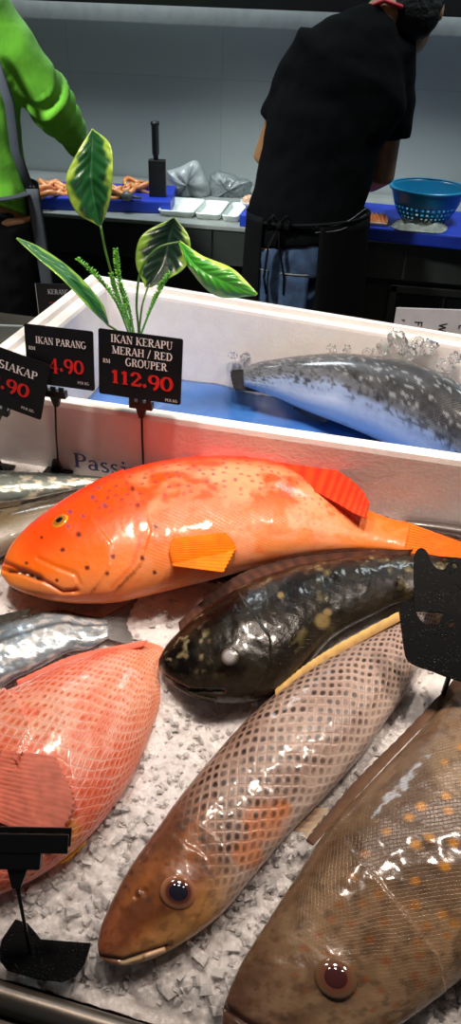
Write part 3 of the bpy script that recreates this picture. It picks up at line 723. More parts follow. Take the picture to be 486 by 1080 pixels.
drop = mth(nt_, 'MULTIPLY', mth(nt_, 'SUBTRACT', 1.0, ramp(nt_, sp_.outputs['Distance'], 0.08, 0.40)), ramp(nt_, noise_tex(nt_, 70, 2), 0.45, 0.6)); nt_.links.new(mth(nt_, 'SUBTRACT', 0.55, mth(nt_, 'MULTIPLY', drop, 0.48)), bs_.inputs['Roughness']); nt_.links.new(mth(nt_, 'ADD', 0.08, mth(nt_, 'MULTIPLY', drop, 0.9)), bs_.inputs['Specular IOR Level'])
bs_.inputs['Base Color'].default_value = (*S(9, 11, 13), 1); bs_.inputs['Roughness'].default_value = 0.42; bs_.inputs['Coat Weight'].default_value = 0.0; bs_.inputs['Specular IOR Level'].default_value = 0.08
bump(nt_, bs_, drop, 0.8, 0.0012); WETB = m_

# ------------------------------------------------------------------ crushed ice
m_, nt_, bs_ = newmat('crushed_ice')
f_ = noise_tex(nt_, 55, 4)
nt_.links.new(mixn(nt_, ramp(nt_, f_, 0.3, 0.7), S(226, 222, 221), S(246, 243, 242)), bs_.inputs['Base Color'])
bs_.inputs['Roughness'].default_value = 0.22; bs_.inputs['IOR'].default_value = 1.31; bs_.inputs['Specular IOR Level'].default_value = 0.7
bs_.inputs['Subsurface Weight'].default_value = 0.6; bs_.inputs['Subsurface Scale'].default_value = 0.02; bs_.inputs['Subsurface Radius'].default_value = (1, 1, 1)
vo = nd(nt_, 'ShaderNodeTexVoronoi'); vo.inputs['Scale'].default_value = 190; nt_.links.new(nd(nt_, 'ShaderNodeTexCoord').outputs['Object'], vo.inputs['Vector'])
bump(nt_, bs_, mth(nt_, 'ADD', mth(nt_, 'MULTIPLY', vo.outputs['Distance'], 0.7), mth(nt_, 'MULTIPLY', noise_tex(nt_, 260, 3), 0.6)), 0.55, 0.0022); ICEM = m_
m_, nt_, bs_ = newmat('clear_ice'); bs_.inputs['Base Color'].default_value = (0.95, 0.96, 0.97, 1)
bs_.inputs['Transmission Weight'].default_value = 0.95; bs_.inputs['Roughness'].default_value = 0.08; bs_.inputs['IOR'].default_value = 1.31
bump(nt_, bs_, noise_tex(nt_, 120, 3), 0.4, 0.004); CLEAR = m_

def worley(x, y, cell):
    gx, gy = np.floor(x / cell), np.floor(y / cell); best = np.full(x.shape, 9.0); sec = np.full(x.shape, 9.0); H = np.zeros(x.shape)
    for i in (-1, 0, 1):
        for j in (-1, 0, 1):
            ix, iy = (gx + i).astype(int), (gy + j).astype(int)
            r1 = _T[ix % 256, iy % 256]; r2 = _T[(ix + 71) % 256, (iy + 29) % 256]; r3 = _T[(ix + 7) % 256, (iy + 191) % 256]; r4 = _T[(ix + 111) % 256, (iy + 3) % 256]
            dx = (x / cell - gx - i - r1); dy = (y / cell - gy - j - r2); d = dx * dx + dy * dy
            hh = r3 + (r4 - .5) * 1.6 * dx + (r1 - .5) * 1.6 * dy
            m = d < best; sec = np.where(m, best, np.minimum(sec, d)); H = np.where(m, hh, H); best = np.where(m, d, best)
    return H, np.sqrt(sec) - np.sqrt(best)
st = 0.0028
xs = np.concatenate([np.arange(-1.08, -0.52, 0.008), np.arange(-0.52, 0.46, st), np.arange(0.46, 1.08, 0.008)]); ys = np.arange(-0.082, 0.60, st)
gx, gy = np.meshgrid(xs, ys); fx, fy = gx.ravel(), gy.ravel()
h1, e1 = worley(fx, fy, 0.012); h2, e2 = worley(fx + 3, fy + 3, 0.0065); chk = sst(0.22, 0.05, fy)
hh = -0.010 + 0.026 * (fbm(fx * 6 + 5, fy * 6 + 5, 3) - 0.45) + (0.0010 + 0.0042 * chk) * h1 * sst(0, 0.2, e1) + (0.0012 + 0.001 * chk) * h2
fr = sst(-0.03, -0.075, fy); hh -= 0.010 * fr * fr
for (x0, y0, rr, up_) in ((175, 880, 0.05, 0.012), (310, 880, 0.05, 0.012), (300, 880, 0.03, 0.01), (440, 740, 0.05, 0.012), (178, 700, 0.05, 0.01), (215, 1040, 0.05, 0.008), (190, 720, 0.04, 0.012), (165, 780, 0.05, 0.01)):
    a_, b_, _ = w2loc(ice(x0, y0)); hh = hh + up_ * np.exp(-(((fx - a_) ** 2 + (fy - b_) ** 2) / rr ** 2))
ICE_H = lambda x, y: float(hh[min(max(int(round((y - ys[0]) / st)), 0), len(ys) - 1) * len(xs) + min(int(np.searchsorted(xs, x)), len(xs) - 1)])
Vi = np.array(OI) + fx[:, None] * np.array(EX) + fy[:, None] * np.array(EY) + hh[:, None] * np.array(EN)
nx, ny = len(xs), len(ys); Fi = []
for j in range(ny - 1):
    for i in range(nx - 1):
        b_ = j * nx + i; Fi.append([b_, b_ + 1, b_ + nx + 1, b_ + nx])
Vi = Vi.tolist(); nF = len(Fi)
for k in range(4200):                                        # loose splinters on top
    while True:
        x = random.uniform(-0.45, 0.40); y = random.uniform(-0.068, 0.59)
        if random.random() < 0.35 + 0.65 * (y < 0.22): break
    s_ = random.choice((0.0015, 0.002, 0.0026, 0.0036)) * random.uniform(0.7, 1.3) * (1.6 if y < 0.10 else 1)
    c_ = loc2w(x, y, ICE_H(x, y) + s_ * 0.15)
    q_ = Matrix.Rotation(random.uniform(0, 6.28), 3, Vector((random.gauss(0, 1), random.gauss(0, 1), random.gauss(0, 1))).normalized())
    b_ = len(Vi)
    for cx_ in (-1, 1):
        for cy_ in (-1, 1):
            for cz_ in (-1, 1):
                p_ = q_ @ Vector((cx_ * s_ * random.uniform(.5, 1.3), cy_ * s_ * random.uniform(.4, .9), cz_ * s_ * random.uniform(.15, .6))); Vi.append(list(c_ + p_))
    Fi += [[b_ + i for i in f] for f in ((0, 1, 3, 2), (4, 6, 7, 5), (0, 4, 5, 1), (2, 3, 7, 6), (0, 2, 6, 4), (1, 5, 7, 3))]
io = add('crushed_ice', Vi, Fi, ICEM, None, True, origin=tuple(OI)); auto_smooth(io, 85); io.data.polygons.foreach_set('use_smooth', [True] * nF + [False] * (len(io.data.polygons) - nF))
tag(io, 'bed of white crushed ice that the fish lie on', 'ice', kind='stuff')

# ------------------------------------------------------------------ display table
tb = thing('display_table', 'stainless steel fish display table holding the ice, rail along the front edge', 'table', OI + EX * 0 + EZ * -0.80)
def D(x, y, z): return Vector((OI.x, OI.y, 0)) + EX * x + EY0 * y + EZ * z
mb = MB(); mb.prism([D(-1.1, -0.155, 0), D(-1.1, -0.155, 0.742), D(-1.1, -0.06, 0.742), D(-1.1, -0.06, 0.70), D(-1.1, 0.50, 0.80), D(-1.1, 1.42, 0.80), D(-1.1, 1.42, 0)], EX * 2.2)
fix_normals(mb.build('body', STEEL, tb, False))
mb = MB(); pr = []
for a in range(0, 181, 15): pr.append((-0.094 - 0.012 * math.cos(R(a)) - 0.0, 0.772 + 0.016 * math.sin(R(a))))
mb.prism([D(-1.1, y, z) for y, z in pr] + [D(-1.1, -0.082, 0.744), D(-1.1, -0.106, 0.744)], EX * 2.2)
fix_normals(auto_smooth(mb.build('front_rail', STEEL, tb), 50))
mb = MB(); mb.prism([D(-1.1, -0.157, 0.70), D(-1.1, -0.157, 0.757), D(-1.1, -0.108, 0.766), D(-1.1, -0.108, 0.745), D(-1.1, -0.148, 0.738)], EX * 2.2)
fix_normals(mb.build('drip_edge', metal('dull_steel', S(120, 112, 104), 0.4), tb, False))

# ------------------------------------------------------------------ foam box
bx = thing('foam_box', 'white expanded foam box with blue lettering holding a dark spotted fish', 'box', D(0, 0.85, 0.80))
Z1, ZF, ZB = 1.02, 0.83, 0.80
out = [(-0.60, 0.588), (0.44, 0.588), (0.44, 1.035), (-0.60, 1.168)]
inn = [(-0.55, 0.634), (0.39, 0.634), (0.39, 1.008), (-0.55, 1.128)]
lip = [(-0.575, 0.610), (0.415, 0.610), (0.415, 1.023), (-0.575, 1.148)]
shr = lambda P, k: [(0.0 + (x + 0.08) * k - 0.08, 0.86 + (y - 0.86) * k) for x, y in P]
loops = [[D(x, y, ZB) for x, y in shr(out, 0.985)], [D(x, y, Z1 - 0.008) for x, y in out], [D(x, y, Z1) for x, y in shr(out, 0.994)], [D(x, y, Z1) for x, y in shr(lip, 1.004)],
         [D(x, y, Z1 - 0.010) for x, y in lip], [D(x, y, Z1 - 0.012) for x, y in shr(inn, 1.006)], [D(x, y, Z1 - 0.018) for x, y in inn], [D(x, y, ZF) for x, y in shr(inn, 0.965)]]
mb = MB()
for i in range(len(loops) - 1):
    for k in range(4):
        k2 = (k + 1) % 4; n_ = 12
        A_, B_, C_, E_ = loops[i][k], loops[i][k2], loops[i + 1][k2], loops[i + 1][k]
        mb.put([A_, B_, C_, E_], [[0, 1, 2, 3]])
mb.put(loops[0], [[3, 2, 1, 0]]); mb.put(loops[-1], [[0, 1, 2, 3]])
bo = mb.build('shell', FOAM, bx, False)
bm = bmesh.new(); bm.from_mesh(bo.data); bmesh.ops.remove_doubles(bm, verts=bm.verts, dist=1e-5); bmesh.ops.recalc_face_normals(bm, faces=bm.faces[:]); bm.to_mesh(bo.data); bm.free()
p0 = on_plane(79, 491.5, D(0, 0.587, 0), EY0); p1 = on_plane(164, 506, D(0, 0.587, 0), EY0)
base_z = p0.z; xx = (p0 - D(0, 0, 0)).dot(EX); hgt = 0.026
slope_dir = (p1 - p0).normalized()
V, F = letters('Passion', hgt, D(xx, 0.5852, base_z), slope_dir, slope_dir.cross(EY0) * -1 if slope_dir.cross(EY0).z < 0 else slope_dir.cross(EY0), wid=(p1 - p0).length, center=False)
lt = add('lettering', V, F, BLUEP, bx, False)
p2 = on_plane(392, 558, D(0, 0.587, 0), EY0); p3 = on_plane(462, 569, D(0, 0.587, 0), EY0)
V, F = letters('Fruit', hgt * 1.08, D((p2 - D(0, 0, 0)).dot(EX), 0.5852, p2.z), (p3 - p2).normalized(), EZ, wid=(p3 - p2).length, center=False)
add('lettering', V, F, BLUEP, bx, False)

BLUEL = plain('blue_film', S(70, 128, 206), 0.25, 0, S(56, 110, 190), 12, 0.5, 14, coat=0.4, bd=0.01)
mb = MB(); G = []
for j in range(30):
    row = []
    for i in range(60):
        x = -0.53 + 0.90 * i / 59; y = 0.646 + (0.355 + 0.128 * (0.39 - x) / 0.94) * j / 29
        row.append(D(x, y - 0.008 * j / 29, ZF + 0.004 + 0.008 * (noise.noise(Vector((x * 12, y * 12, 3))) + 0.6)))
    G.append(row)
mb.grid(G); lo = mb.build('plastic_sheet', BLUEL, None, origin=tuple(D(0.1, 0.8, ZF))); solidify(lo, 0.001)
tag(lo, 'blue plastic sheet lining the floor of the foam box under the fish', 'sheet')

# fish in the box
def tro_col(px, py, s, t, X, Y):
    n1 = fbm(X * 150, Y * 150, 3); n2 = fbm(X * 24, Y * 24)
    ln = np.interp(px, [240, 265, 300, 360, 400, 440, 470, 520, 590], [398, 397, 394, 405, 424, 444, 462, 500, 520])
    dk = ln - py + 9 * (n2 - 0.5) + 7 * (n1 - 0.5)
    c = base_col(px, K(128, 146, 176)); c = mixc(c, K(190, 200, 214), sst(-8, -26, dk) * 0.8)
    c = mixc(c, K(84, 88, 94), sst(-7, 3, dk)); c = mixc(c, K(52, 52, 55), sst(2, 16, dk)); c = mixc(c, K(24, 24, 26), sst(20, 32, dk) * 0.7)
    c = mixc(c, K(28, 30, 34), sst(0.54, 0.62, n1) * sst(-14, -2, dk) * 0.8); c = mixc(c, K(150, 156, 160), sst(0.36, 0.28, n1) * sst(4, 12, dk) * 0.5)
    return A4(c, 0.6 + 0 * s)
TRO = fish_mat('spotted_silver_skin', L=0.006, W=0.0045, dark=S(60, 64, 70), darkf=0.3, edge=S(200, 208, 214), edgef=0.2, rough=0.28, coat=0.6, nb=0.4, sbump=0.5)
tro = fish('large dark-backed speckled silver fish lying in the foam box, tail to the left',
  [((256, 388), (258, 407)), ((268, 383), (276, 412)), ((290, 379), (300, 420)), ((320, 375), (330, 433)), ((355, 374), (368, 446)), ((395, 378), (405, 462)), ((435, 386), (440, 480)), ((475, 402), (475, 496)), ((515, 428), (510, 508)), ((550, 458), (545, 512)), ((570, 480), (567, 508)), ((580, 494), (579, 502))],
  [0.6, 0.75, 0.85, 0.9, 0.85, 0.75], TRO, tro_col, None, n=200, m=90, lift=0.95, prof=(0.9, 1, 1, 1), pl=(D(0, 0.8, ZF + 0.012), EZ))
fin(tro, 'tail_fin', [(272, 383), (272, 397), (280, 414)], [(248, 376), (243, 393), (246, 410)], 0.05, 0.035, FINM, S(52, 52, 56), S(34, 34, 38), rays=9, jag=0.03)
fin(tro, 'adipose_fin', [(300, 380), (312, 377), (326, 376)], [(304, 372), (313, 367), (326, 370)], tro.zm, tro.zm + 0.004, FINM, K(44, 44, 48), K(36, 36, 40), rays=4, jag=0.02)
fin(tro, 'dorsal_fin', [(390, 380), (420, 384), (455, 394)], [(396, 371), (424, 374), (470, 386)], tro.zm, tro.zm + 0.004, FINM, K(44, 44, 48), K(36, 36, 40), rays=10)
fin(tro, 'anal_fin', [(318, 428), (334, 434), (350, 440)], [(308, 430), (322, 438), (342, 446)], 0.03, 0.01, FINM, K(70, 72, 80), K(60, 62, 70), rays=7)
mb = MB()
for (u, v, r) in ((420, 360, .026), (432, 372, .018), (452, 366, .022), (404, 366, .015), (388, 370, .013), (470, 384, .018), (350, 366, .010), (366, 368, .012), (480, 376, .016), (440, 360, .014), (258, 376, .014), (246, 374, .01)):
    P = on_plane(u, v, D(0, 1.075, 0) if u < 300 else D(0, 1.012 + (486 - u) * 0.0003, 0), EY0)
    ax = [Vector((random.gauss(0, 1), random.gauss(0, 1), random.gauss(0, 1))).normalized()]; ax.append(ax[0].orthogonal().normalized()); ax.append(ax[0].cross(ax[1]))
    b_ = len(mb.V); mb.ball(P + EY0 * -0.004, (r, r * .7, r * .55), 6, ax)
    for i in range(b_, len(mb.V)): mb.V[i] = mb.V[i] + Vector((random.gauss(0, 1), random.gauss(0, 1), random.gauss(0, 1))) * r * 0.13
ci = mb.build('clear_ice_lumps', CLEAR, None, False, origin=tuple(D(0.1, 1.0, ZF))); tag(ci, 'clear melting ice lumps heaped along the back of the foam box', 'ice', kind='stuff')

# ------------------------------------------------------------------ price signs
def rounded(O, X, Y, w, h, r, n=4):
    P = []
    for cx, cy, a0 in ((w / 2 - r, h / 2 - r, 0), (-w / 2 + r, h / 2 - r, 90), (-w / 2 + r, -h / 2 + r, 180), (w / 2 - r, -h / 2 + r, 270)):
        for k in range(n + 1):
            a = R(a0 + 90 * k / n); P.append(O + X * (cx + r * math.cos(a)) + Y * (cy + r * math.sin(a)))
    return P
def price_sign(label, base, top, cen, w, h, roll, texts, dy=0.0, clipw=0.036, lean=8, group=None):
    """base, top, cen: where the foot, the post's top and the card's middle stand in the photograph"""
    B = ice(*base); n0 = -EY0; Pt = on_plane(*top, B, n0); Cc = on_plane(*cen, B + n0 * 0.006, n0)
    r = thing('price_sign', label, 'price sign', B, group)
    X = (EX * math.cos(R(roll)) - EZ * math.sin(R(roll))); Y = (EX * math.sin(R(roll)) + EZ * math.cos(R(roll)))
    Yl = (Y * math.cos(R(lean)) + EY0 * math.sin(R(lean))); nr = X.cross(Yl)
    mb = MB(); mb.prism(rounded(Cc - nr * 0.0008, X, Yl, w, h, 0.003), nr * 0.0016); fix_normals(mb.build('card', CARD, r, False))
    mb = MB(); mb.tube([B - EN * 0.02, B * 0.5 + Pt * 0.5, Pt], 0.0016, 8); mb.build('post', BLKP, r)
    mb = MB(); mb.box(Pt - Y * 0.003, clipw, 0.010, 0.011, (X, X.cross(Y), Y), 0.0012)
    for k in (-1, 0, 1): mb.box(Pt + X * (k * clipw * .36) + Y * 0.005 + nr * 0.005, clipw * .22, 0.0025, 0.009, (X, X.cross(Y), Y), 0.0006)
    mb.prism([Pt - Y * 0.008 + X * 0.008 - nr * 0.004, Pt - Y * 0.008 - X * 0.008 - nr * 0.004, Pt - Y * 0.024 - X * 0.003 - nr * 0.004, Pt - Y * 0.024 + X * 0.003 - nr * 0.004], nr * 0.008)
    mb.build('clip', BLKP, r, False)
    mb = MB(); a_ = 0.012
    mb.prism([B - EX * a_ - EN * 0.006, B + EX * a_ - EN * 0.006, B + EX * 0.004 + EN * 0.022, B - EX * 0.004 + EN * 0.022], EY0 * 0.006)
    mb.prism([B - EX * .022 - EN * .006 - EY0 * .012, B + EX * .022 - EN * .006 - EY0 * .012, B + EX * .022 - EN * .006 + EY0 * .02, B - EX * .022 - EN * .006 + EY0 * .02], EN * 0.004)
    fix_normals(mb.build('foot', BLKP, r, False))
    for (t, fx_, fy_, hh_, ww, mat, bd) in texts:
        text_part('lettering', t, hh_ * h, Cc + X * ((fx_ - .5) * w) + Yl * ((.5 - fy_) * h) + nr * 0.0009, X, Yl, mat, r, wid=ww * w, bold=bd)
    return r
price_sign('black price sign reading IKAN KERAPU MERAH / RED GROUPER with red 112.90', (151, 508), (149, 425), (147.5, 387), 0.1235, 0.0950, 0.3,
  [('IKAN KERAPU', .52, .175, .115, .74, WHT, 1.0), ('MERAH / RED', .53, .345, .115, .72, WHT, 1.0), ('GROUPER', .58, .505, .115, .50, WHT, 1.0),
   ('RM', .10, .50, .06, .09, WHT, .9), ('112.90', .53, .80, .235, .76, REDP, 1.15), ('PER KG', .89, .965, .04, .15, WHT, .8)])
price_sign('black price sign reading IKAN PARANG with red .90 behind the IKAN SIAKAP sign', (60, 497), (58, 413), (63, 377), 0.1045, 0.0860, -0.5,
  [('IKAN PARANG', .53, .30, .115, .74, WHT, 1.0), ('RM', .10, .42, .06, .10, WHT, .9), ('4.90', .60, .73, .25, .52, REDP, 1.15), ('PER KG', .84, .91, .045, .17, WHT, .8)])
price_sign('black tilted price sign reading IKAN SIAKAP with red 2.90 at the left edge', (-3, 494), (-2, 430), (2, 398), 0.138, 0.0880, 13,
  [('IKAN SIAKAP', .50, .33, .135, .78, WHT, 1.0), ('2.90', .60, .69, .25, .46, REDP, 1.15), ('PER KG', .84, .91, .045, .15, WHT, .8)])

# sign behind the box, and the clear divider edge next to it
def back_card(name, label, cat, P4, d, mat, texts, leg=True, tone=WHT):
    C_ = at(*P4[0], d); c0 = C_.copy(); 
    return C_
Pk = at(61, 318, 1.75); kz = D(0, 0, 0)
ks = thing('price_sign', 'small unlit black price sign reading KERANG behind the foam box', 'price sign', Vector((Pk.x, Pk.y, 0.80)))
mb = MB(); Xk = RH; nk = -FH; mb.prism(rounded(Pk + nk * -0.001, Xk, EZ, 0.098, 0.085, 0.003), nk * 0.002); fix_normals(mb.build('card', CARD, ks, False))
KW = plain('shaded_white_print', S(150, 150, 155), 0.5)  # white print darkened: the unlit sign's shade is put into the colour
mb = MB(); mb.box(Pk - Xk * 0.0485 + nk * 0.0012, 0.0014, 0.001, 0.083, (Xk, nk, EZ)); mb.build('edge', KW, ks, False)
mb = MB(); mb.tube([Vector((Pk.x, Pk.y, 0.80)), Pk - EZ * 0.043], 0.002, 8); mb.build('post', BLKP, ks)
text_part('lettering', 'KERANG', 0.0115, Pk + Xk * 0.004 + EZ * 0.018 + nk * 0.001, Xk, EZ, KW, ks, wid=0.050)
text_part('lettering', '2.90', 0.017, Pk + Xk * 0.004 - EZ * 0.016 + nk * 0.001, Xk, EZ, plain('shaded_red_print', S(150, 40, 40), .5), ks, wid=0.05)  # price red darkened the same way, shade painted into the print

Pd = at(4, 358, 1.72)
dv = thing('acrylic_divider', 'clear acrylic divider panel standing behind the box at far left', 'divider', Vector((Pd.x, Pd.y, 0.80)))
m_, nt_, bs_ = newmat('clear_acrylic'); bs_.inputs['Transmission Weight'].default_value = 0.95; bs_.inputs['Roughness'].default_value = 0.05; bs_.inputs['IOR'].default_value = 1.2; bs_.inputs['Base Color'].default_value = (.85, .9, .9, 1)
mb = MB(); mb.box(Vector((Pd.x, Pd.y, 0.80)) + RH * -0.06 + EZ * ((Pd.z + 0.035 - 0.80) / 2), 0.22, 0.004, Pd.z + 0.035 - 0.80, (RH, FH, EZ), 0.0005); mb.build('panel', m_, dv, False)
mb = MB(); mb.box(Vector((Pd.x, Pd.y, Pd.z + 0.035)) + RH * -0.06, 0.22, 0.006, 0.003, (RH, FH, EZ)); mb.build('top_edge', plain('frosted_edge', S(150, 165, 165), .4), dv, False)

# white notice board on the right, its writing running downward
Pw = at(455, 343, 1.62); wb_ = Vector((Pw.x, Pw.y, 0.80))
wn = thing('notice_board', 'white notice card with sideways black letters behind the foam box at right', 'sign', wb_)
Xw = RH * math.cos(R(0)) ; zt = at(455, 325.5, 1.62).z; xl = (at(417, 330, 1.62) - wb_).dot(RH)
mb = MB(); mb.box(wb_ + RH * (xl + 0.15) + EZ * ((zt - 0.80) / 2), 0.30, 0.004, zt - 0.80, (RH, FH, EZ), 0.001); mb.build('board', plain('white_card', S(196, 196, 204), .5), wn, False)
INK = plain('black_print', S(30, 34, 40), .5)
def bars(mb, O, X, Y, n, segs, t):
    for (a, b) in segs:
        A_ = O + X * a[0] + Y * a[1]; B_ = O + X * b[0] + Y * b[1]; d_ = (B_ - A_).normalized(); s_ = n.cross(d_) * (t / 2)
        mb.put([A_ - s_ + n * .0026, B_ - s_ + n * .0026, B_ + s_ + n * .0026, A_ + s_ + n * .0026], [[0, 1, 2, 3]])
def sideways(u, v, h, segs):
    mb = MB(); O_ = on_plane(u, v, wb_, FH); bars(mb, O_, -EZ * h, RH * h, -FH, segs, h * 0.17)
    add('lettering', mb.V, mb.F, INK, wn, False)
# each letter drawn upright (x right, y up) and turned a quarter clockwise
sideways(437, 338.8, 0.0175, [((.08, 0), (.08, 1)), ((0, .93), (.62, .93)), ((0, .52), (.52, .52))])
sideways(463, 340.8, 0.0175, [((0, 1), (.28, 0)), ((.28, 0), (.52, .9)), ((.52, .9), (.76, 0)), ((.76, 0), (1.04, 1))])
sideways(423, 336.5, 0.008, [((.08, 0), (.08, 1)), ((0, .93), (.5, .93)), ((.5, .93), (.5, .5)), ((.5, .5), (0, .5))])
sideways(483.5, 342.5, 0.0175, [((.08, 0), (.08, 1)), ((0, .93), (.5, .93)), ((0, .5), (.5, .5)), ((0, .07), (.5, .07))])

# ------------------------------------------------------------------ empty sign holders
def plate(mb, px, hole, h0, tilt, th=0.003):
    """outline laid on a plane h0 above the ice and tilted towards the aisle"""
    c = ice(sum(p[0] for p in px) / len(px), sum(p[1] for p in px) / len(px), h0)
    n = (EN * math.cos(R(tilt)) - EY * math.sin(R(tilt))).normalized()
    W = [on_plane(u, v, c, n) for u, v in px]
    bm = bmesh.new(); vs = [bm.verts.new(p) for p in W]; es = [bm.edges.new((vs[i], vs[(i + 1) % len(vs)])) for i in range(len(vs))]
    for (hu, hv, hr) in hole:
        hc = on_plane(hu, hv, c, n); a = n.orthogonal().normalized(); b = n.cross(a)
        hs = [bm.verts.new(hc + (a * math.cos(k * math.pi / 8) + b * math.sin(k * math.pi / 8)) * hr) for k in range(16)]
        es += [bm.edges.new((hs[i], hs[(i + 1) % 16])) for i in range(16)]
    bmesh.ops.triangle_fill(bm, edges=es, use_beauty=True, use_dissolve=False, normal=n)
    bm.verts.index_update(); mb.put([v.co.copy() for v in bm.verts], [[v.index for v in f.verts] for f in bm.faces]); bm.free()
    return c, n
def holder(label, px, hole, h0, tilt):
    mb = MB(); c, n = plate(mb, px, hole, h0, tilt)
    r = thing('sign_holder', label, 'sign holder', c)
    o = mb.build('plate', WETB, r, False); solidify(o, 0.0035, 0); 
    m = o.modifiers.new('b', 'BEVEL'); m.width = 0.0006; m.segments = 1; baked(o)
    return r, c, n
def sm(P, n): return [tuple(p) for p in crom(P, n)]
hA, cA, nA = holder('wet black plastic sign holder plate on the tail of the dark grouper, upper of two',
  sm([(436, 645), (436, 600), (437, 585), (443, 578), (450, 582), (454, 592), (461, 600), (469, 600), (473, 592), (477, 588), (486, 590), (500, 602)], 44) + [(512, 655), (486, 652), (462, 646)], [(479, 597, 0.0032)], 0.085, 25)
hB, cB, nB = holder('wet black plastic sign holder plate over the tail of the brown emperor, lower of two',
  sm([(420.5, 644), (424, 637), (431, 636), (437, 643), (443, 654), (452, 660), (462, 659), (466, 650), (472, 646), (482, 648), (496, 658)], 40) + [(520, 700), (508, 728), (486, 719), (470, 714)] + sm([(455, 708), (440, 703), (430, 697), (426, 686), (423, 664)], 14), [(475, 659, 0.0034)], 0.10, 25)
for hr_, c_, n_, px_ in ((hA, cA, nA, (478, 640)), (hB, cB, nB, (478, 700))):
    P = on_plane(*px_, c_, n_); mb = MB(); mb.tube([P - EN * 0.002, P - EN * 0.06], 0.003, 8); mb.build('post', BLKP, hr_)

B3 = ice(33, 1012, 0.0); T3 = at(18.5, 936, (B3 - CAM).dot(FH) + 0.012)
h3 = thing('sign_holder', 'black plastic sign holder with an empty comb clip on a post at bottom left', 'sign holder', B3)
mb = MB(); W = [ice(u, v, 0.006) for u, v in [(0, 1004), (3, 992), (17, 971), (30, 975), (44, 992), (96, 996), (90, 1016), (80, 1030), (66, 1036), (40, 1033), (8, 1024), (1, 1015)]]
mb.prism(W, EN * 0.004); o = fix_normals(mb.build('base_plate', WETB, h3, False))
mb = MB(); mb.tube([B3, T3], 0.0016, 8); mb.build('post', BLKP, h3)
mb = MB()
n3 = -FH; a3 = (RH * math.cos(R(6)) - EZ * math.sin(R(6))); u3 = (EZ * 0.70 + FH * 0.70).normalized(); a3 = (a3 - u3 * a3.dot(u3)).normalized()
f3 = u3.cross(a3); f3 = f3 if f3.dot(FH) > 0 else -f3
cl = T3 + a3 * -0.006
cb = T3 + u3 * 0.024
mb.prism([T3 - a3 * .004 - f3 * .004, T3 + a3 * .003 - f3 * .004, T3 + u3 * .020 + a3 * .009 - f3 * .004, T3 + u3 * .020 - a3 * .011 - f3 * .004], f3 * 0.008)
mb.box(cb + a3 * -0.006, 0.050, 0.013, 0.016, (a3, f3, u3), 0.0014)
mb.box(cb + u3 * 0.014 - f3 * 0.006, 0.084, 0.003, 0.016, (a3, f3, u3), 0.0008)
mb.box(cb + u3 * 0.017 + f3 * 0.006, 0.086, 0.003, 0.016, (a3, f3, u3), 0.0008)
for k in range(-2, 3): mb.box(cb + a3 * (k * 0.0165) + u3 * 0.014, 0.0085, 0.013, 0.012, (a3, f3, u3), 0.0006)
mb.build('clip', BLKP, h3, False)

# ------------------------------------------------------------------ artificial plant
m_, nt_, bs_ = newmat('leaf'); nt_.links.new(nd(nt_, 'ShaderNodeVertexColor', layer_name='Col').outputs[0], bs_.inputs['Base Color'])
bs_.inputs['Roughness'].default_value = 0.32; bs_.inputs['Coat Weight'].default_value = 0.3; bump(nt_, bs_, noise_tex(nt_, 40, 3), 0.25, 0.004); LEAF = m_
STEM = plain('plant_stem', S(70, 110, 40), 0.45, 0, S(52, 88, 32), 40)
PB = at(147, 352, 1.24); PB = Vector((PB.x, PB.y, ZF + 0.006))
pt = thing('artificial_plant', 'artificial plant with variegated green leaves standing in the foam box behind the signs', 'plant', PB)
def leaf(mid, left, right, d, label, cin, cmar, fold=0.02, dl=0.0, dr=0.0, vein=None, nu=64, nv=29):
    M_, L_, R_ = crom(mid, nu), crom(left, nu), crom(right, nu); dd = np.interp(np.linspace(0, 1, nu), np.linspace(0, 1, len(d)), d)
    G, cc = [], []; vein = cin * 1.35 + 0.01 if vein is None else vein
    for i in range(nu):
        row = []; bul = math.sin(math.pi * i / (nu - 1))
        a, b, c = at(*M_[i], dd[i] + fold * bul), at(*L_[i], dd[i] + dl * bul), at(*R_[i], dd[i] + dr * bul)
        for j in range(nv):
            w = 2 * j / (nv - 1) - 1; e = abs(w); q = b if w < 0 else c
            P = a.lerp(q, e); rip = 0.6 * math.sin((i / nu * 9 - e * 2.2) * 2 * math.pi)
            P = P + (CAM - P).normalized() * (0.0022 * rip * e * (1 - e) * 4 * bul + 0.006 * math.sin(math.pi * e) * bul)
            row.append(P)
            u = i / (nu - 1)
            mg = float(sst(0.66, 0.86, np.array(e + 0.10 * math.sin(u * 23 + w * 2) + 0.05 * math.sin(u * 57))))
            mg = max(mg, float(sst(0.95, 1.0, np.array(abs(2 * u - 1)))))
            vv = math.exp(-(e / 0.035) ** 2) + 0.35 * max(0, rip) ** 6 * (1 - e)
            cc.append((cin * (1 - min(vv, 1)) + vein * min(vv, 1)) * (1 - mg) + cmar * mg)
        G.append(row)
    mb = MB(); mb.grid(G); o = add('leaf', mb.V, mb.F, LEAF, pt, True, col=np.array(cc)); 
    if label: o['label'] = label
    return solidify(o, 0.0008)
DG, YG = S(30, 84, 44), S(150, 186, 70)
leaf([(97.5, 136), (97, 160), (96, 188), (100, 215), (106, 239)], [(97, 136), (82, 160), (69.5, 190), (79, 222), (105, 239)], [(98, 136), (116, 152), (119, 180), (116, 212), (107, 239)], [1.30, 1.27, 1.25, 1.25, 1.26], 'upright green leaf with pale margin', DG, YG)
leaf([(183.5, 229), (179, 250), (172, 278), (157, 303)], [(183, 229), (150, 248), (143, 276), (153, 303)], [(184, 229), (200, 252), (195, 282), (160, 303)], [1.34, 1.31, 1.29, 1.28], 'very dark drooping leaf with pale margin', S(22, 44, 34), S(120, 160, 60), fold=0.03)
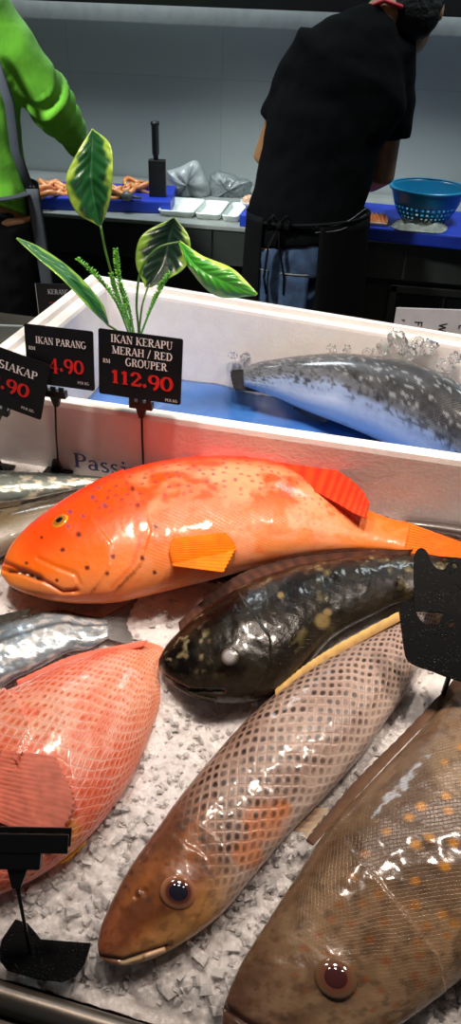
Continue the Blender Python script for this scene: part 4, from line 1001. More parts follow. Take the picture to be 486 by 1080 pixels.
leaf([(189, 255), (207, 281), (236, 297), (271, 311)], [(188, 256), (199, 282), (228, 312), (270, 312)], [(190, 254), (214, 270), (246, 284), (272, 310)], [1.26, 1.22, 1.19, 1.17], 'bright green leaf reaching right', S(58, 142, 44), S(170, 205, 80), fold=-0.01)
leaf([(17.5, 251), (40, 268), (72, 293), (100, 324), (114, 343)], [(17, 252), (38, 271), (68, 297), (96, 327), (113, 343)], [(18, 250.5), (46, 263), (80, 288), (107, 319), (115, 342)], [1.24, 1.23, 1.22, 1.23, 1.25], 'narrow leaf seen edge-on leaning left', S(44, 104, 52), S(140, 190, 70), fold=0.0, dl=-0.03, dr=0.03)
def stem(px, d, r=0.0022):
    q = crom(px, 24); dd = np.interp(np.linspace(0, 1, 24), np.linspace(0, 1, len(d)), d)
    P = [at(*q[i], dd[i]) for i in range(24)]; P.append(PB + EZ * 0.004 + Vector((random.uniform(-.008, .008), random.uniform(-.008, .008), 0)))
    mb = MB(); mb.tube(P, r, 8); mb.build('stem', STEM, pt)
stem([(106, 238), (113, 272), (127, 318), (140, 346)], [1.26, 1.25, 1.24])
stem([(156, 302), (150, 322), (147, 346)], [1.28, 1.25, 1.24], 0.0018)
stem([(190, 255), (166, 262), (149, 284), (144, 318), (146, 346)], [1.26, 1.25, 1.24], 0.002)
stem([(113, 342), (126, 352), (136, 372)], [1.25, 1.24], 0.002)
SPR = plain('sprig_green', S(96, 168, 52), 0.4, 0, S(70, 140, 44), 60)
def sprig(px, d, n=24, l=0.0085):
    q = crom(px, 60); P = [at(*q[i], d) for i in range(60)]; mb = MB()
    mb.tube(P + [PB + EZ * 0.004], [0.0016] * 40 + [0.0018] * 21, 6)
    for k in range(n):
        i = int(k * 46 / n); t = (P[i + 1] - P[i]).normalized(); w = l * (0.55 + 0.45 * math.sin(math.pi * min(1, (k + 3) / n)))
        for sgn in (-1, 1):
            sd = (RH * sgn + FH * random.uniform(-0.8, 0.8) - t * 0.9).normalized(); nn = sd.cross(t).normalized()
            A_ = P[i]; T_ = A_ + sd * w
            mb.put([A_ - t * .002, A_ + t * .002, A_ + sd * w * .55 + t * .0018 + nn * .001, T_, A_ + sd * w * .55 - t * .0022 + nn * .001, A_ - t * .002 - nn * .0012, A_ + sd * w * .55 - nn * .0014],
                   [[0, 1, 2, 4], [4, 2, 3], [5, 6, 1], [6, 3, 2, 1], [5, 0, 4, 6], [6, 4, 3]])
    mb.build('sprig', SPR, pt)
sprig([(122, 264), (124, 285), (130, 315), (138, 350)], 1.22); sprig([(82, 274), (104, 294), (122, 318), (136, 352)], 1.21, 26)
sprig([(179, 288), (168, 306), (158, 328), (148, 354)], 1.22, 22); sprig([(126, 300), (133, 318), (138, 335), (142, 356)], 1.20, 16)
sprig([(117, 290), (122, 308), (130, 330), (140, 356)], 1.235, 18)
mb = MB(); mb.lathe([(0, 0), (.026, 0), (.026, .006), (.016, .016), (.010, .03), (0, .032)], PB, 20); mb.build('base', BLKP, pt)
# ------------------------------------------------------------------ room
def struct(name, mb, mat, smooth=False):
    o = fix_normals(mb.build(name, mat, None, smooth)); return tag(o, kind='structure')
YC = on_z(268, 241, 0.87).y                                  # front edge of the work counter
YW = YC + 0.66
m_, nt_, bs_ = newmat('wall_tile')
br = nd(nt_, 'ShaderNodeTexBrick'); br.offset = 0.0; br.inputs['Scale'].default_value = 1.0
br.inputs['Brick Width'].default_value = 0.61; br.inputs['Row Height'].default_value = 0.62; br.inputs['Mortar Size'].default_value = 0.0025
br.inputs['Color1'].default_value = (*S(186, 194, 194), 1); br.inputs['Color2'].default_value = (*S(180, 189, 190), 1); br.inputs['Mortar'].default_value = (*S(172, 181, 182), 1)
tc_ = nd(nt_, 'ShaderNodeTexCoord'); sx_ = nd(nt_, 'ShaderNodeSeparateXYZ'); nt_.links.new(tc_.outputs['Object'], sx_.inputs[0])
cb_ = nd(nt_, 'ShaderNodeCombineXYZ'); nt_.links.new(sx_.outputs[0], cb_.inputs[0]); nt_.links.new(sx_.outputs[2], cb_.inputs[1])
nt_.links.new(cb_.outputs[0], br.inputs['Vector']); nt_.links.new(br.outputs['Color'], bs_.inputs['Base Color']); bs_.inputs['Roughness'].default_value = 0.35
bump(nt_, bs_, noise_tex(nt_, 5, 2), 0.08, 0.02); WALLT = m_
mb = MB(); mb.box((-0.5, YW + 0.05, 1.4), 6.4, 0.1, 2.8); struct('wall_back', mb, WALLT)
mb = MB(); mb.box((-0.5, 1.3, -0.05), 6.4, YW * 2 + 1.0, 0.1)
struct('floor', mb, plain('floor_tile', S(52, 52, 54), 0.4, 0, S(44, 44, 46), 6))
mb = MB(); mb.box((-0.5, 1.3, 2.85), 6.4, YW * 2 + 1.0, 0.1)
struct('ceiling', mb, plain('ceiling_paint', S(120, 122, 122), 0.8))
PAINT = plain('side_wall_paint', S(130, 136, 138), 0.6)
mb = MB(); mb.box((-3.75, 1.3, 1.4), 0.1, YW * 2 + 1.0, 2.8); struct('wall_left', mb, PAINT)
mb = MB(); mb.box((2.75, 1.3, 1.4), 0.1, YW * 2 + 1.0, 2.8); struct('wall_right', mb, PAINT)
zs = at(243, 29, (YW - 0.07) * 1.0 / math.cos(YAW)).z
mb = MB(); mb.box((-0.5, YW - 0.035, zs + 0.14), 6.4, 0.07, 0.28, bev=0.004)
struct('trim_1', mb, plain('white_band', S(206, 212, 210), 0.4))
mb = MB(); mb.box((-0.5, YW - 0.14, zs + 0.105), 6.4, 0.05, 0.09, bev=0.003)
struct('trim_2', mb, plain('black_rail', S(26, 26, 28), 0.35))

# ------------------------------------------------------------------ work counter along the back wall
DARKT = plain('dark_counter_tile', S(58, 62, 60), 0.3, 0, S(50, 54, 52), 4); GRT = plain('grout', S(112, 116, 112), 0.6)
ct = thing('work_counter', 'dark tiled work counter with a pale edge along the back wall', 'counter', Vector((-0.5, YC + 0.33, 0)))
mb = MB(); mb.box((-0.5, YC + 0.345, 0.37), 6.2, 0.60, 0.74); mb.build('cabinet', plain('dark_cabinet', S(38, 42, 41), 0.35), ct, False)
for i, x in enumerate(np.arange(-3.28, 2.4, 0.655)):
    xa = on_z(427, 272, 0.80).x + 0.655 * round((x - on_z(427, 272, 0.80).x) / 0.655)
    mb = MB(); mb.box((xa + 0.3275, YC + 0.02, 0.795), 0.648, 0.03, 0.115, bev=0.001); mb.build('apron_tile', DARKT, ct, False)
mb = MB(); mb.box((-0.5, YC + 0.028, 0.795), 6.2, 0.025, 0.116); mb.build('grout_line', GRT, ct, False)
mb = MB(); mb.box((-0.5, YC + 0.325, 0.8625), 6.2, 0.65, 0.015, bev=0.003); mb.build('worktop', plain('worktop_stone', S(150, 154, 150), 0.35, 0, S(136, 140, 138), 12), ct, False)
ALU = metal('dark_aluminium', S(92, 94, 92), 0.4)
def door(u0, u1):
    pl_ = Vector((0, YC + 0.03, 0)); a = on_plane(u0, 292, pl_, Vector((0, 1, 0))); b = on_plane(u1, 300, pl_, Vector((0, 1, 0)))
    x0, x1, z1 = a.x, b.x, 0.715; mb = MB()
    mb.box(((x0 + x1) / 2, YC + 0.035, z1 / 2 + 0.05), x1 - x0, 0.02, z1 - 0.1); d_ = mb.build('door', plain('smoked_glass', S(20, 24, 24), 0.12), ct, False)
    mb = MB()
    for x in (x0 + 0.012, x1 - 0.012): mb.box((x, YC + 0.022, z1 / 2 + 0.05), 0.026, 0.014, z1 - 0.1, bev=0.003)
    for z in (z1 - 0.012, 0.112): mb.box(((x0 + x1) / 2, YC + 0.022, z), x1 - x0, 0.014, 0.026, bev=0.003)
    mb.build('frame', ALU, d_, False)
    mb = MB(); xm = on_plane(468, 315, pl_, Vector((0, 1, 0))).x; mb.box((xm, YC + 0.022, z1 / 2 + 0.05), 0.006, 0.012, z1 - 0.16); mb.build('divider_strip', ALU, d_, False)
door(413, 560)

ZT = 0.87
BLUEB = plain('blue_cutting_board', S(30, 62, 186), 0.45, 0, S(26, 54, 170), 20, 0.15, 90)
def board(name, label, u0, v0, u1, v1, depth, th, mat, cat, z0=ZT, group=None):
    a, b = on_z(u0, v0, z0), on_z(u1, v1, z0)
    d_ = (b - a); d_.z = 0; X = d_.normalized(); Yb = Vector((-X.y, X.x, 0)); c = (a + b) / 2 + Yb * depth / 2 + EZ * th / 2
    mb = MB(); mb.box(c, (b - a).length, depth, th, (X, Yb, EZ), min(0.006, th * 0.3))
    o = mb.build(name, mat, None, False, origin=tuple(c - EZ * th / 2)); tag(o, label, cat, group); return c + EZ * th / 2, X, Yb
cb1 = board('cutting_board', 'blue cutting board with orange prawns and a black knife holder, at left on the counter', 40, 221, 180, 226, 0.26, 0.042, BLUEB, 'cutting board')
cb2 = board('cutting_board', 'long blue cutting board under the colander in front of the man in black', 252, 239, 560, 272, 0.34, 0.042, BLUEB, 'cutting board')
TRAY = plain('white_foam_tray', S(226, 234, 228), 0.5)
def foam_tray(label, u0, v0, u1, v1, dep, z0):
    a, b = on_z(u0, v0, z0), on_z(u1, v1, z0); X = (b - a); X.z = 0; w = X.length; X.normalize(); Yb = Vector((-X.y, X.x, 0)); c = (a + b) / 2 + Yb * dep / 2; c.z = z0
    loops = [rounded(c + EZ * 0.001, X, Yb, w * .88, dep * .86, .012), rounded(c + EZ * 0.020, X, Yb, w, dep, .016), rounded(c + EZ * 0.0225, X, Yb, w * .985, dep * .97, .016), rounded(c + EZ * 0.006, X, Yb, w * .84, dep * .82, .012)]
    mb = MB(); n = len(loops[0])
    for i in range(3):
        for k in range(n): mb.put([loops[i][k], loops[i][(k + 1) % n], loops[i + 1][(k + 1) % n], loops[i + 1][k]], [[0, 1, 2, 3]])
    mb.put(loops[0], [list(range(n))[::-1]]); mb.put(loops[3], [list(range(n))])
    o = fix_normals(mb.build('foam_tray', TRAY, None, False, origin=tuple(c))); tag(o, label, 'tray', 'white foam trays on the counter'); return c
foam_tray('white foam tray beside the left blue board, nearest the black knife holder', 166, 228, 204, 231, 0.20, ZT)
foam_tray('white foam tray in the middle of the row of three', 205, 231.5, 232, 233.5, 0.20, ZT)
foam_tray('white foam tray touching the right blue cutting board', 233, 234, 251, 235.5, 0.20, ZT)

# prawns on the left board
PRW = plain('orange_prawn', S(228, 128, 62), 0.35, 0, S(236, 170, 110), 70, 0.3, 160, coat=0.3, sss=0.1)
def prawn(loc, rz, sc, label):
    q = Matrix.Rotation(rz, 3, 'Z'); r = thing('prawn', label, 'prawn', loc, 'peeled prawns on the left blue board')
    arc_ = [(0.022 * math.cos(a), 0.022 * math.sin(a), 0.006 + 0.006 * math.sin(a * 2)) for a in [R(-110 + 24 * k) for k in range(11)]]
    mb = MB(); mb.tube([Vector(loc) + q @ (Vector(p) * sc) for p in arc_], [(0.008 * (1 - 0.06 * abs(k - 3)) * sc) * (0.5 if k == 0 else 1) for k in range(11)], 8); mb.build('body', PRW, r)
    p = arc_[-1]; mb = MB()
    for s_ in (-.5, 0, .5): mb.tube([Vector(loc) + q @ (Vector(p) * sc), Vector(loc) + q @ (Vector((p[0] - 0.016, p[1] + s_ * 0.018, p[2] + .002)) * sc)], [0.003 * sc, 0.0012 * sc], 5)
    mb.build('tail', PRW, r)
    return r
c_, X_, Y_ = cb1; k = 0
def on_board(u, v): return on_z(u, v, c_.z)
prr = random.Random(5)
for (u0, u1, v0, v1, n, side) in ((46, 76, 196, 207, 9, 'left'), (118, 152, 194, 208, 10, 'right')):
    for i in range(n):
        t_ = i / (n - 1); P = on_board(u0 + (u1 - u0) * t_, prr.uniform(v0 + 4, v1)); P.z = c_.z + (0.0 if i % 2 else 0.012)
        prawn(tuple(P), prr.uniform(0, 6.28), prr.uniform(1.2, 1.6), 'orange peeled prawn in the heap on the %s end of the blue board' % side)
P = on_board(134, 211); kn = thing('knob', 'small grey round stopper lying on the blue board beside the prawns', 'stopper', P)
mb = MB(); mb.lathe([(0, 0), (.016, 0), (.02, .01), (.018, .022), (.010, .028), (0, .029)], P, 18); mb.build('cap', plain('grey_rubber', S(96, 98, 100), .4), kn)
mb = MB(); mb.tube([P + EZ * .012 + X_ * .015, P + EZ * .008 + X_ * .05], [.006, .004], 8); mb.build('stem', plain('grey_rubber_b', S(70, 70, 72), .4), kn)

# black knife holder with one handle
P = on_board(166.5, 207); kh = thing('knife_holder', 'black upright knife holder with one tall black handle on the left blue board', 'knife holder', P)
mpp = 800 / ((P - CAM).dot(FW)); mb = MB(); hb_ = 35 / mpp * 1.02
mb.box(P + EZ * hb_ / 2, 17.5 / mpp, 0.03, hb_, (X_, Y_, EZ), 0.003); mb.build('block', plain('matt_black', S(20, 20, 22), .5), kh, False)
mb = MB(); hl = 35 / mpp; hp = P + EZ * hb_ - X_ * 0.004
mb.tube([hp, hp + EZ * 0.012, hp + EZ * .02, hp + EZ * hl * .9, hp + EZ * hl * .93, hp + EZ * hl], [.009, .009, .0125, .013, .0155, .0145], 14); mb.build('handle', plain('black_grip', S(14, 14, 16), .45), kh)

# plastic bags by the wall
BAGW = plain('white_plastic_bag', S(178, 184, 182), 0.4, 0, S(160, 168, 168), 9, 0.3, 12, coat=0.2, bd=0.02)
BAGC = plain('clear_plastic_bag', S(176, 186, 186), 0.18, 0, S(150, 160, 162), 14, 0.8, 26, coat=0.6, trans=0.55, bd=0.02)
def bag(name, label, outline, d, thick, mat, seed, cr=0.10):
    """crumpled body whose outline follows the photograph, thick from front to back"""
    P = [at(u, v, d) for u, v in outline]; c = sum(P, Vector()) / len(P); n = len(P); mb = MB(); rows = 9; L = []
    for j in range(rows + 1):
        w = math.sin(math.pi * j / rows) ** 0.6; z = -math.cos(math.pi * j / rows)
        q = crom(P + [P[0]], 48)[:-1]; row = []
        for i, p in enumerate(q):
            v = Vector(p) - c; k_ = w * (1 + cr * noise.noise(Vector((i * .35, j * .8, seed))))
            row.append(c + v * max(k_, 0.02) + FH * (z * thick / 2 * (1 + .5 * noise.noise(Vector((i * .3, j, seed + 5))))))
        L.append(row + [row[0]])
    mb.grid(L); o = mb.build(name, mat, None, True, origin=tuple(c - EZ * 0.05)); return tag(fix_normals(o), label, 'bag')
bag('plastic_bag', 'crumpled white plastic bag leaning by the black knife holder', [(176, 180), (190, 176), (205, 169), (213, 178), (222, 202), (214, 211), (198, 212), (184, 206), (176, 200)], (YC + 0.44) / math.cos(YAW), 0.09, BAGW, 2, 0.05)
bag('plastic_bag', 'thin clear plastic bag heaped against the wall above the foam trays', [(222, 184), (234, 181), (250, 186), (264, 192), (262, 210), (246, 214), (226, 214), (219, 204)], (YC + 0.46) / math.cos(YAW), 0.09, BAGC, 7, 0.2)

# plate with food, left of the man
P = on_z(266, 218, cb2[0].z); mpp = 800 / ((P - CAM).dot(FW)); pr_ = 13 / mpp
pl2 = thing('plate', 'small white plate of pinkish seafood pieces left of the man in black', 'plate', P)
mb = MB(); mb.lathe([(0, 0), (pr_ * .55, 0), (pr_, .016), (pr_ * .98, .019), (pr_ * .55, .005), (0, .005)], P, 28); mb.build('dish', plain('white_ceramic', S(214, 214, 210), .25), pl2)
SEA = plain('seafood', S(214, 160, 128), 0.4, 0, S(230, 200, 180), 60, 0.4, 90)
rr_ = random.Random(3)
for i in range(7):
    a = rr_.uniform(0, 6.28); q = P + Vector((math.cos(a), math.sin(a), 0)) * pr_ * rr_.uniform(0, .5) + EZ * (0.012 + 0.012 * (i > 3)); mb = MB()
    mb.ball(q, (.018, .013, .011), 7); 
    for w in range(len(mb.V)): mb.V[w] += Vector((rr_.gauss(0, 1), rr_.gauss(0, 1), rr_.gauss(0, 1))) * 0.0009
    o = mb.build('seafood_piece', SEA, None, origin=tuple(q - EZ * 0.011)); tag(o, 'pinkish seafood piece heaped on the small white plate', 'seafood', 'seafood pieces on the small plate')

# colander
zb = cb2[0].z; P = on_z(446, 232, zb); mpp = 800 / ((P - CAM).dot(FW)); r1 = 38.5 / mpp; hC = 0.105
cl_ = thing('colander', 'turquoise blue plastic colander with small square holes on the right blue board', 'colander', P)
N_ = 72; prof = []
for k in range(15):
    t_ = k / 14; prof.append((r1 * (0.52 + 0.46 * t_ ** 0.62), hC * (t_ ** 1.25) * 0.97 + 0.004))
V, F = [], []
for r_, h_ in prof:
    for i in range(N_): a = 2 * math.pi * i / N_; V.append(P + Vector((r_ * math.cos(a), r_ * math.sin(a), h_)))
for j in range(14):
    for i in range(N_):
        if 1 <= j <= 7 and j % 2 == 1 and i % 2 == 0: continue
        F.append([j * N_ + i, j * N_ + (i + 1) % N_, (j + 1) * N_ + (i + 1) % N_, (j + 1) * N_ + i])
b_ = len(V); V.append(P + EZ * 0.003)
for i in range(N_): F.append([b_, (i + 1) % N_, i])
TURQ = plain('turquoise_plastic', S(26, 132, 176), 0.35, 0, S(24, 124, 168), 6, coat=0.2)
solidify(add('bowl', V, F, TURQ, cl_, True), 0.003)
mb = MB(); mb.lathe([(r1 * .955, hC - .004), (r1 * 1.03, hC - .006), (r1 * 1.045, hC - .002), (r1 * 1.03, hC + .003), (r1 * .955, hC + .002)], P, 72); mb.build('rim', TURQ, cl_)
mb = MB(); mb.lathe([(r1 * .42, 0), (r1 * .5, 0), (r1 * .53, .010), (r1 * .42, .010)], P, 48); mb.build('foot_ring', TURQ, cl_)

# crumpled cloth
P = on_z(438, 240, zb); q = [on_z(u, v, zb) for u, v in ((411, 239), (424, 231), (446, 231), (470, 238), (466, 246), (440, 245), (420, 243))]
mb = MB(); G = []; cx_ = sum(q, Vector()) / len(q)
ring = crom(q + [q[0]], 60)
for j in range(16):
    t_ = j / 15; row = []
    for i in range(60):
        v = (Vector(ring[i]) - cx_) * (1 - t_) ; p = cx_ + v
        h_ = 0.026 * min(1, t_ * 3.2) * (0.45 + 0.8 * noise.noise(p * 34 + Vector((3, 1, 0)))) + 0.010 * abs(noise.noise(p * 60)) * min(1, t_ * 5)
        row.append(p + EZ * (0.002 + h_))
    G.append(row)
mb.grid(G); o = mb.build('cloth', plain('grey_cloth', S(166, 170, 160), .8, 0, S(120, 124, 118), 40, 0.4, 120), None, origin=tuple(cx_)); tag(o, 'crumpled pale grey cloth on the right blue board in front of the colander', 'cloth')

# orange fillet slab by the man's right hand
a, b = on_z(376, 237, zb), on_z(409, 239, zb); X = (b - a).normalized(); Yb = Vector((-X.y, X.x, 0)); L_ = (b - a).length
fl = thing('fish_fillet', 'orange fish fillet with a pale edge lying on the right blue board by the man', 'fillet', (a + b) / 2)
G = []
for j in range(14):
    row = []
    for i in range(40):
        u = i / 39; w = j / 13; h_ = 0.024 * (math.sin(math.pi * w) ** .35) * (0.75 + 0.25 * math.sin(u * 60 + w * 3)) if 0 < j < 13 else 0
        row.append(a - X * 0.03 + X * ((L_ + .03) * u) + Yb * (0.11 * w) + EZ * (0.001 + h_ * (1 if 0 < i < 39 else 0)))
    G.append(row)
mb = MB(); mb.grid(G); solidify(mb.build('flesh', plain('orange_flesh', S(206, 122, 62), .4, 0, S(190, 100, 46), 60, .3, 120), fl), 0.001)
mb = MB(); mb.box((a + b) / 2 - X * .015 + Yb * -0.002 + EZ * 0.006, L_ + .02, 0.008, 0.011, (X, Yb, EZ), 0.003); mb.build('skin_edge', plain('pale_skin', S(206, 178, 150), .4), fl)
# ------------------------------------------------------------------ people
SKIN = plain('skin', S(140, 100, 66), 0.5, 0, S(128, 90, 58), 30, sss=0.1)
BLKT = plain('black_cotton', S(7, 8, 10), 0.9, 0, S(5, 6, 8), 40, 0.3, 60, spec=0.06)
APR = plain('black_apron', S(8, 8, 10), 0.8, 0, S(6, 6, 8), 50, 0.25, 90, spec=0.1)
DENIM = plain('blue_denim', S(50, 72, 104), 0.85, 0, S(32, 48, 74), 28, 0.4, 300)
SEAM = plain('pale_seam', S(104, 108, 110), 0.8); HAIR = plain('black_hair', S(12, 10, 10), 0.6, 0, S(7, 6, 6), 60, 0.8, 140, spec=0.12)
DTRO = plain('dark_trousers', S(14, 15, 18), 0.85, spec=0.1); GREEN = plain('lime_green_cotton', S(98, 172, 28), 0.8, 0, S(84, 154, 22), 14, 0.3, 40, sheen=0.1)
GREYS = plain('grey_strap_and_lit_edge', S(50, 56, 64), 0.8); REDC = plain('red_collar', S(190, 40, 54), 0.7); SHOE = plain('black_shoe', S(20, 20, 22), 0.4); EYEW = plain('eye_white', S(225, 222, 215), .2)  # strap grey also colours the painted light on the apron's edge

def hand(mb, wrist, direc, palm_n, r=1.0, thumb_side=1):
    d = direc.normalized(); n = (palm_n - d * palm_n.dot(d)).normalized(); s = d.cross(n)
    mb.tube([wrist - d * .02, wrist + d * .01, wrist + d * .045, wrist + d * .085], [(.026, .021), (.030, .019), (.040, .016), (.039, .013)], 12, side=s)
    for k, (L, o) in enumerate(((.062, -.030), (.074, -.010), (.070, .010), (.054, .030))):
        b = wrist + d * (.083 - abs(o) * .15) + s * o; p1 = b + d * L * .45 - n * .006; p2 = p1 + (d * .8 - n * .6).normalized() * L * .32; p3 = p2 + (d * .4 - n * .9).normalized() * L * .26
        mb.tube([b - d * .03, b, p1, p2, p3], [.0095, .0095, .0088, .0082, .0062], 8)
    b = wrist + d * .02 - s * (.026 * thumb_side); p1 = b + (d * .6 - s * thumb_side * .8 - n * .2).normalized() * .036; p2 = p1 + (d * .95 - s * thumb_side * .2 - n * .3).normalized() * .03
    mb.tube([b - d * .012 + s * thumb_side * .012, b, p1, p2], [.013, .013, .0105, .008], 8)
def head(mb, c, up, face, sc=1.0):
    s = face.cross(up).normalized(); up = up.normalized(); face = s.cross(up) * -1 if s.cross(up).dot(face) < 0 else s.cross(up)
    ax = (s, face, up)
    mb.ball(c + up * .02 * sc, (.074 * sc, .092 * sc, .105 * sc), 14, ax); mb.ball(c + face * .03 - up * .045 * sc, (.056 * sc, .062 * sc, .065 * sc), 12, ax)
    mb.tube([c + face * .092 * sc + up * .015, c + face * .108 * sc - up * .012, c + face * .112 * sc - up * .022, c + face * .09 * sc - up * .03], [.010, .014, .016, .010], 8)
    mb.tube([c + face * .086 * sc - up * .056 - s * .022, c + face * .094 * sc - up * .055, c + face * .086 * sc - up * .056 + s * .022], [.006, .009, .006], 8)
    for k in (-1, 1):
        mb.ball(c + s * (k * .076 * sc) - face * .004 - up * .002, (.010, .020, .032), 9, ax)
        mb.tube([c + face * .086 * sc + up * .034 + s * (k * .012), c + face * .088 * sc + up * .038 + s * (k * .034), c + face * .07 * sc + up * .03 + s * (k * .055)], [.007, .008, .006], 7)
    return s, face, up
def face_eyes(r, c, s, face, up, sc=1.0):
    for k in (-1, 1):
        mb = MB(); p = c + face * .079 * sc + up * .016 + s * (k * .031); mb.ball(p, .0125, 9); e = mb.build('eye', EYEW, r)
        mb = MB(); mb.ball(p + face * .0075, .0068, 8); mb.build('pupil', HAIR, e)

def G0(P, z=0.0): return Vector((P.x, P.y, z))
# --- man in black
hip, waist, midt, chest, neck = at(322, 262, 2.38), at(322, 226, 2.40), at(342, 140, 2.45), at(366, 78, 2.50), at(402, 20, 2.56)
hd = at(436, 10, 2.62)
shL, shR = at(324, 52, 2.50), at(418, 56, 2.55)
elL, elR = at(281, 166, 2.52), at(402, 186, 2.56)
wrL, wrR = at(306, 184, 2.70), at(376, 193, 2.74)
mn = thing('person', 'person in a black T-shirt and black apron over jeans, seen from behind at the counter', 'person', G0(hip))
S_ = RH
legs = []
mb = MB()
mb.tube([hip - EZ * .03, hip + EZ * .04, waist, midt, chest, chest * .45 + neck * .55], [(.150, .10), (.160, .105), (.140, .095), (.150, .10), (.170, .105), (.085, .07)], 20, side=S_)
mb.tube([chest * .4 + neck * .6, neck, neck * .35 + hd * .65], [.066, .056, .056], 14)
for k, sh, el, wr in ((-1, shL, elL, wrL), (1, shR, elR, wrR)):
    mb.tube([chest + S_ * k * .05 + EZ * .02, sh, sh * .5 + el * .5, el, el * .6 + wr * .4, wr], [.070, .046, .046, .042, .040, .027], 14)
    hand(mb, wr, (wr - el).normalized() * .7 + FH * .4 - EZ * .12, EZ, 1.0, -k)
    x = hip + S_ * k * .085
    mb.tube([x + EZ * .02, x - EZ * .12, G0(x, .50) + FH * .015, G0(x, .46), G0(x, .30) - FH * .015, G0(x, .085)], [.095, .088, .058, .056, .056, .038], 14)
    mb.tube([G0(x, .05) - FH * .05, G0(x, .045) + FH * .02, G0(x, .03) + FH * .15], [(.036, .034), (.042, .036), (.040, .02)], 12, side=S_)
fdir = (FH * .86 - EZ * .5 + RH * .1).normalized(); udir = (EZ * .86 + FH * .5 + RH * .05).normalized()
s_, f_, u_ = head(mb, hd, udir, fdir)
fused('body', mb, 0.0065, SKIN, mn, 5)
face_eyes(mn, hd, s_, f_, u_)
mb = MB()
mb.ball(hd + u_ * .034 - f_ * .016, (.086, .102, .108), 16, (s_, f_, u_)); mb.ball(hd - f_ * .058 - u_ * .03, (.072, .050, .085), 12, (s_, f_, u_))
fused('hair', mb, 0.007, HAIR, mn, 2, lambda c: 0.004 * noise.noise(c * 60))
# shirt
def wr_shirt(a, sc=9): 
    return lambda c: a * (noise.noise(Vector((c.x * sc, c.y * sc, c.z * sc * 1.6))) + .6 * noise.noise(c * sc * 2.3))
mb = MB()
mb.tube([hip + EZ * .01, waist, midt, chest - EZ * .02, chest * .5 + neck * .5, neck - EZ * .01], [(.178, .127), (.170, .125), (.172, .118), (.192, .122), (.135, .095), (.066, .064)], 24, side=S_)
for k, sh, el in ((-1, shL, elL), (1, shR, elR)):
    mb.tube([chest + S_ * k * .04 + EZ * .02, sh - EZ * .008 - S_ * k * .01, sh * .62 + el * .38, sh * .34 + el * .66], [.086, .070, .066, .064] if k < 0 else [.09, .078, .074, .072], 16)
fused('t_shirt', mb, 0.008, BLKT, mn, 5, wr_shirt(.006))
mb = MB(); mb.tube([neck + (neck - hd).normalized() * .0 + s_ * .05 - f_ * .04 + EZ * .01, neck - f_ * .062 + EZ * .012, neck - s_ * .05 - f_ * .03 + EZ * .008, neck - s_ * .058 + f_ * .03 - EZ * .0], [(.006, .011)] * 4, 8); mb.build('red_neck_strap', REDC, mn)
# jeans
mb = MB()
mb.tube([hip - EZ * .06, hip + EZ * .0, waist - EZ * .01], [(.165, .115), (.170, .118), (.155, .108)], 20, side=S_)
for k in (-1, 1):
    x = hip + S_ * k * .085
    mb.tube([x + EZ * .01, x - EZ * .12, G0(x, .48), G0(x, .30), G0(x, .07)], [.104, .098, .074, .07, .062], 16)
fused('jeans', mb, 0.009, DENIM, mn, 4, wr_shirt(.004, 14))
def around(th, z, rx, ry): return Vector((hip.x, hip.y, z)) + RH * (rx * math.sin(th)) - FH * (ry * math.cos(th))
for (t0, t1, z0, z1) in ((-26, 2, .70, .84), (-62, -40, .71, .84)):
    G = [[around(R(t0 + (t1 - t0) * i / 8), z1 + (z0 - z1) * j / 6 - (0.018 * (1 - abs(i - 4) / 4) if j == 6 else 0), .180, .128) for i in range(9)] for j in range(7)]
    mb = MB(); mb.grid(G); pk = mb.build('back_pocket', DENIM, mn); solidify(pk, .003)
    mb = MB(); mb.tube([p - FH * .002 for p in G[0]], .0028, 6); mb.build('pocket_seam', SEAM, pk)
# apron
def apron(t0, t1, zt, zb_, rx, ry, fl, nm, n=70):
    G = []
    for j in range(26):
        w = j / 25; row = []
        for i in range(n):
            th = R(t0 + (t1 - t0) * i / (n - 1)); wv = 1 + 0.03 * w * math.sin(th * 9) + fl * w
            row.append(around(th, zt + (zb_ - zt) * w, rx * wv, ry * wv))
        G.append(row)
    mb = MB(); mb.grid(G); return solidify(mb.build(nm, APR, mn), .003)
zw = waist.z
apron(8, 312, zw + .012, .36, .184, .134, .15, 'apron')
mb = MB(); mb.tube([around(R(a), zw + .006 + .012 * math.sin(R(a)), 0.178, .130) for a in range(-60, 301, 12)], [(.004, .009)] * 31, 8); mb.build('apron_string', APR, mn)
mb = MB(); q = crom([around(R(4), zw + .005, .184, .136), around(R(30), zw + .012, .184, .136), around(R(62), zw + .042, .182, .134)], 20); mb.tube([Vector(p) for p in q], .0012, 6)
q = crom([around(R(4), zw - .012, .185, .137), around(R(30), zw - .004, .185, .137), around(R(62), zw + .026, .183, .135)], 20); mb.tube([Vector(p) for p in q], .0011, 6); mb.build('apron_seam', SEAM, mn)
kb = around(R(-30), zw + .0, .182, .136); mb = MB()
for k in (-1, 1):
    mb.tube([kb, kb + RH * k * .02 + EZ * .030 - FH * .012, kb + RH * k * .030 + EZ * .014 - FH * .018, kb + RH * k * .028 - EZ * .01 - FH * .01, kb], [(.003, .008)] * 5, 8)
    mb.tube([kb, kb + RH * (k * .016 - .012) - EZ * .06 - FH * .008, kb + RH * (k * .030 - .006) - EZ * .15 - FH * .004, kb + RH * (k * .026) - EZ * .20], [(.003, .008)] * 4, 8)
mb.ball(kb - FH * .006, .012, 8); mb.build('apron_bow', APR, mn)
for k in (-1, 1):
    x = hip + S_ * k * .085; mb = MB(); mb.tube([G0(x, .055) - FH * .07, G0(x, .05) - FH * .03, G0(x, .05) + FH * .05, G0(x, .03) + FH * .17], [(.038, .045), (.046, .052), (.050, .045), (.046, .026)], 14, side=S_); mb.build('shoe', SHOE, mn)

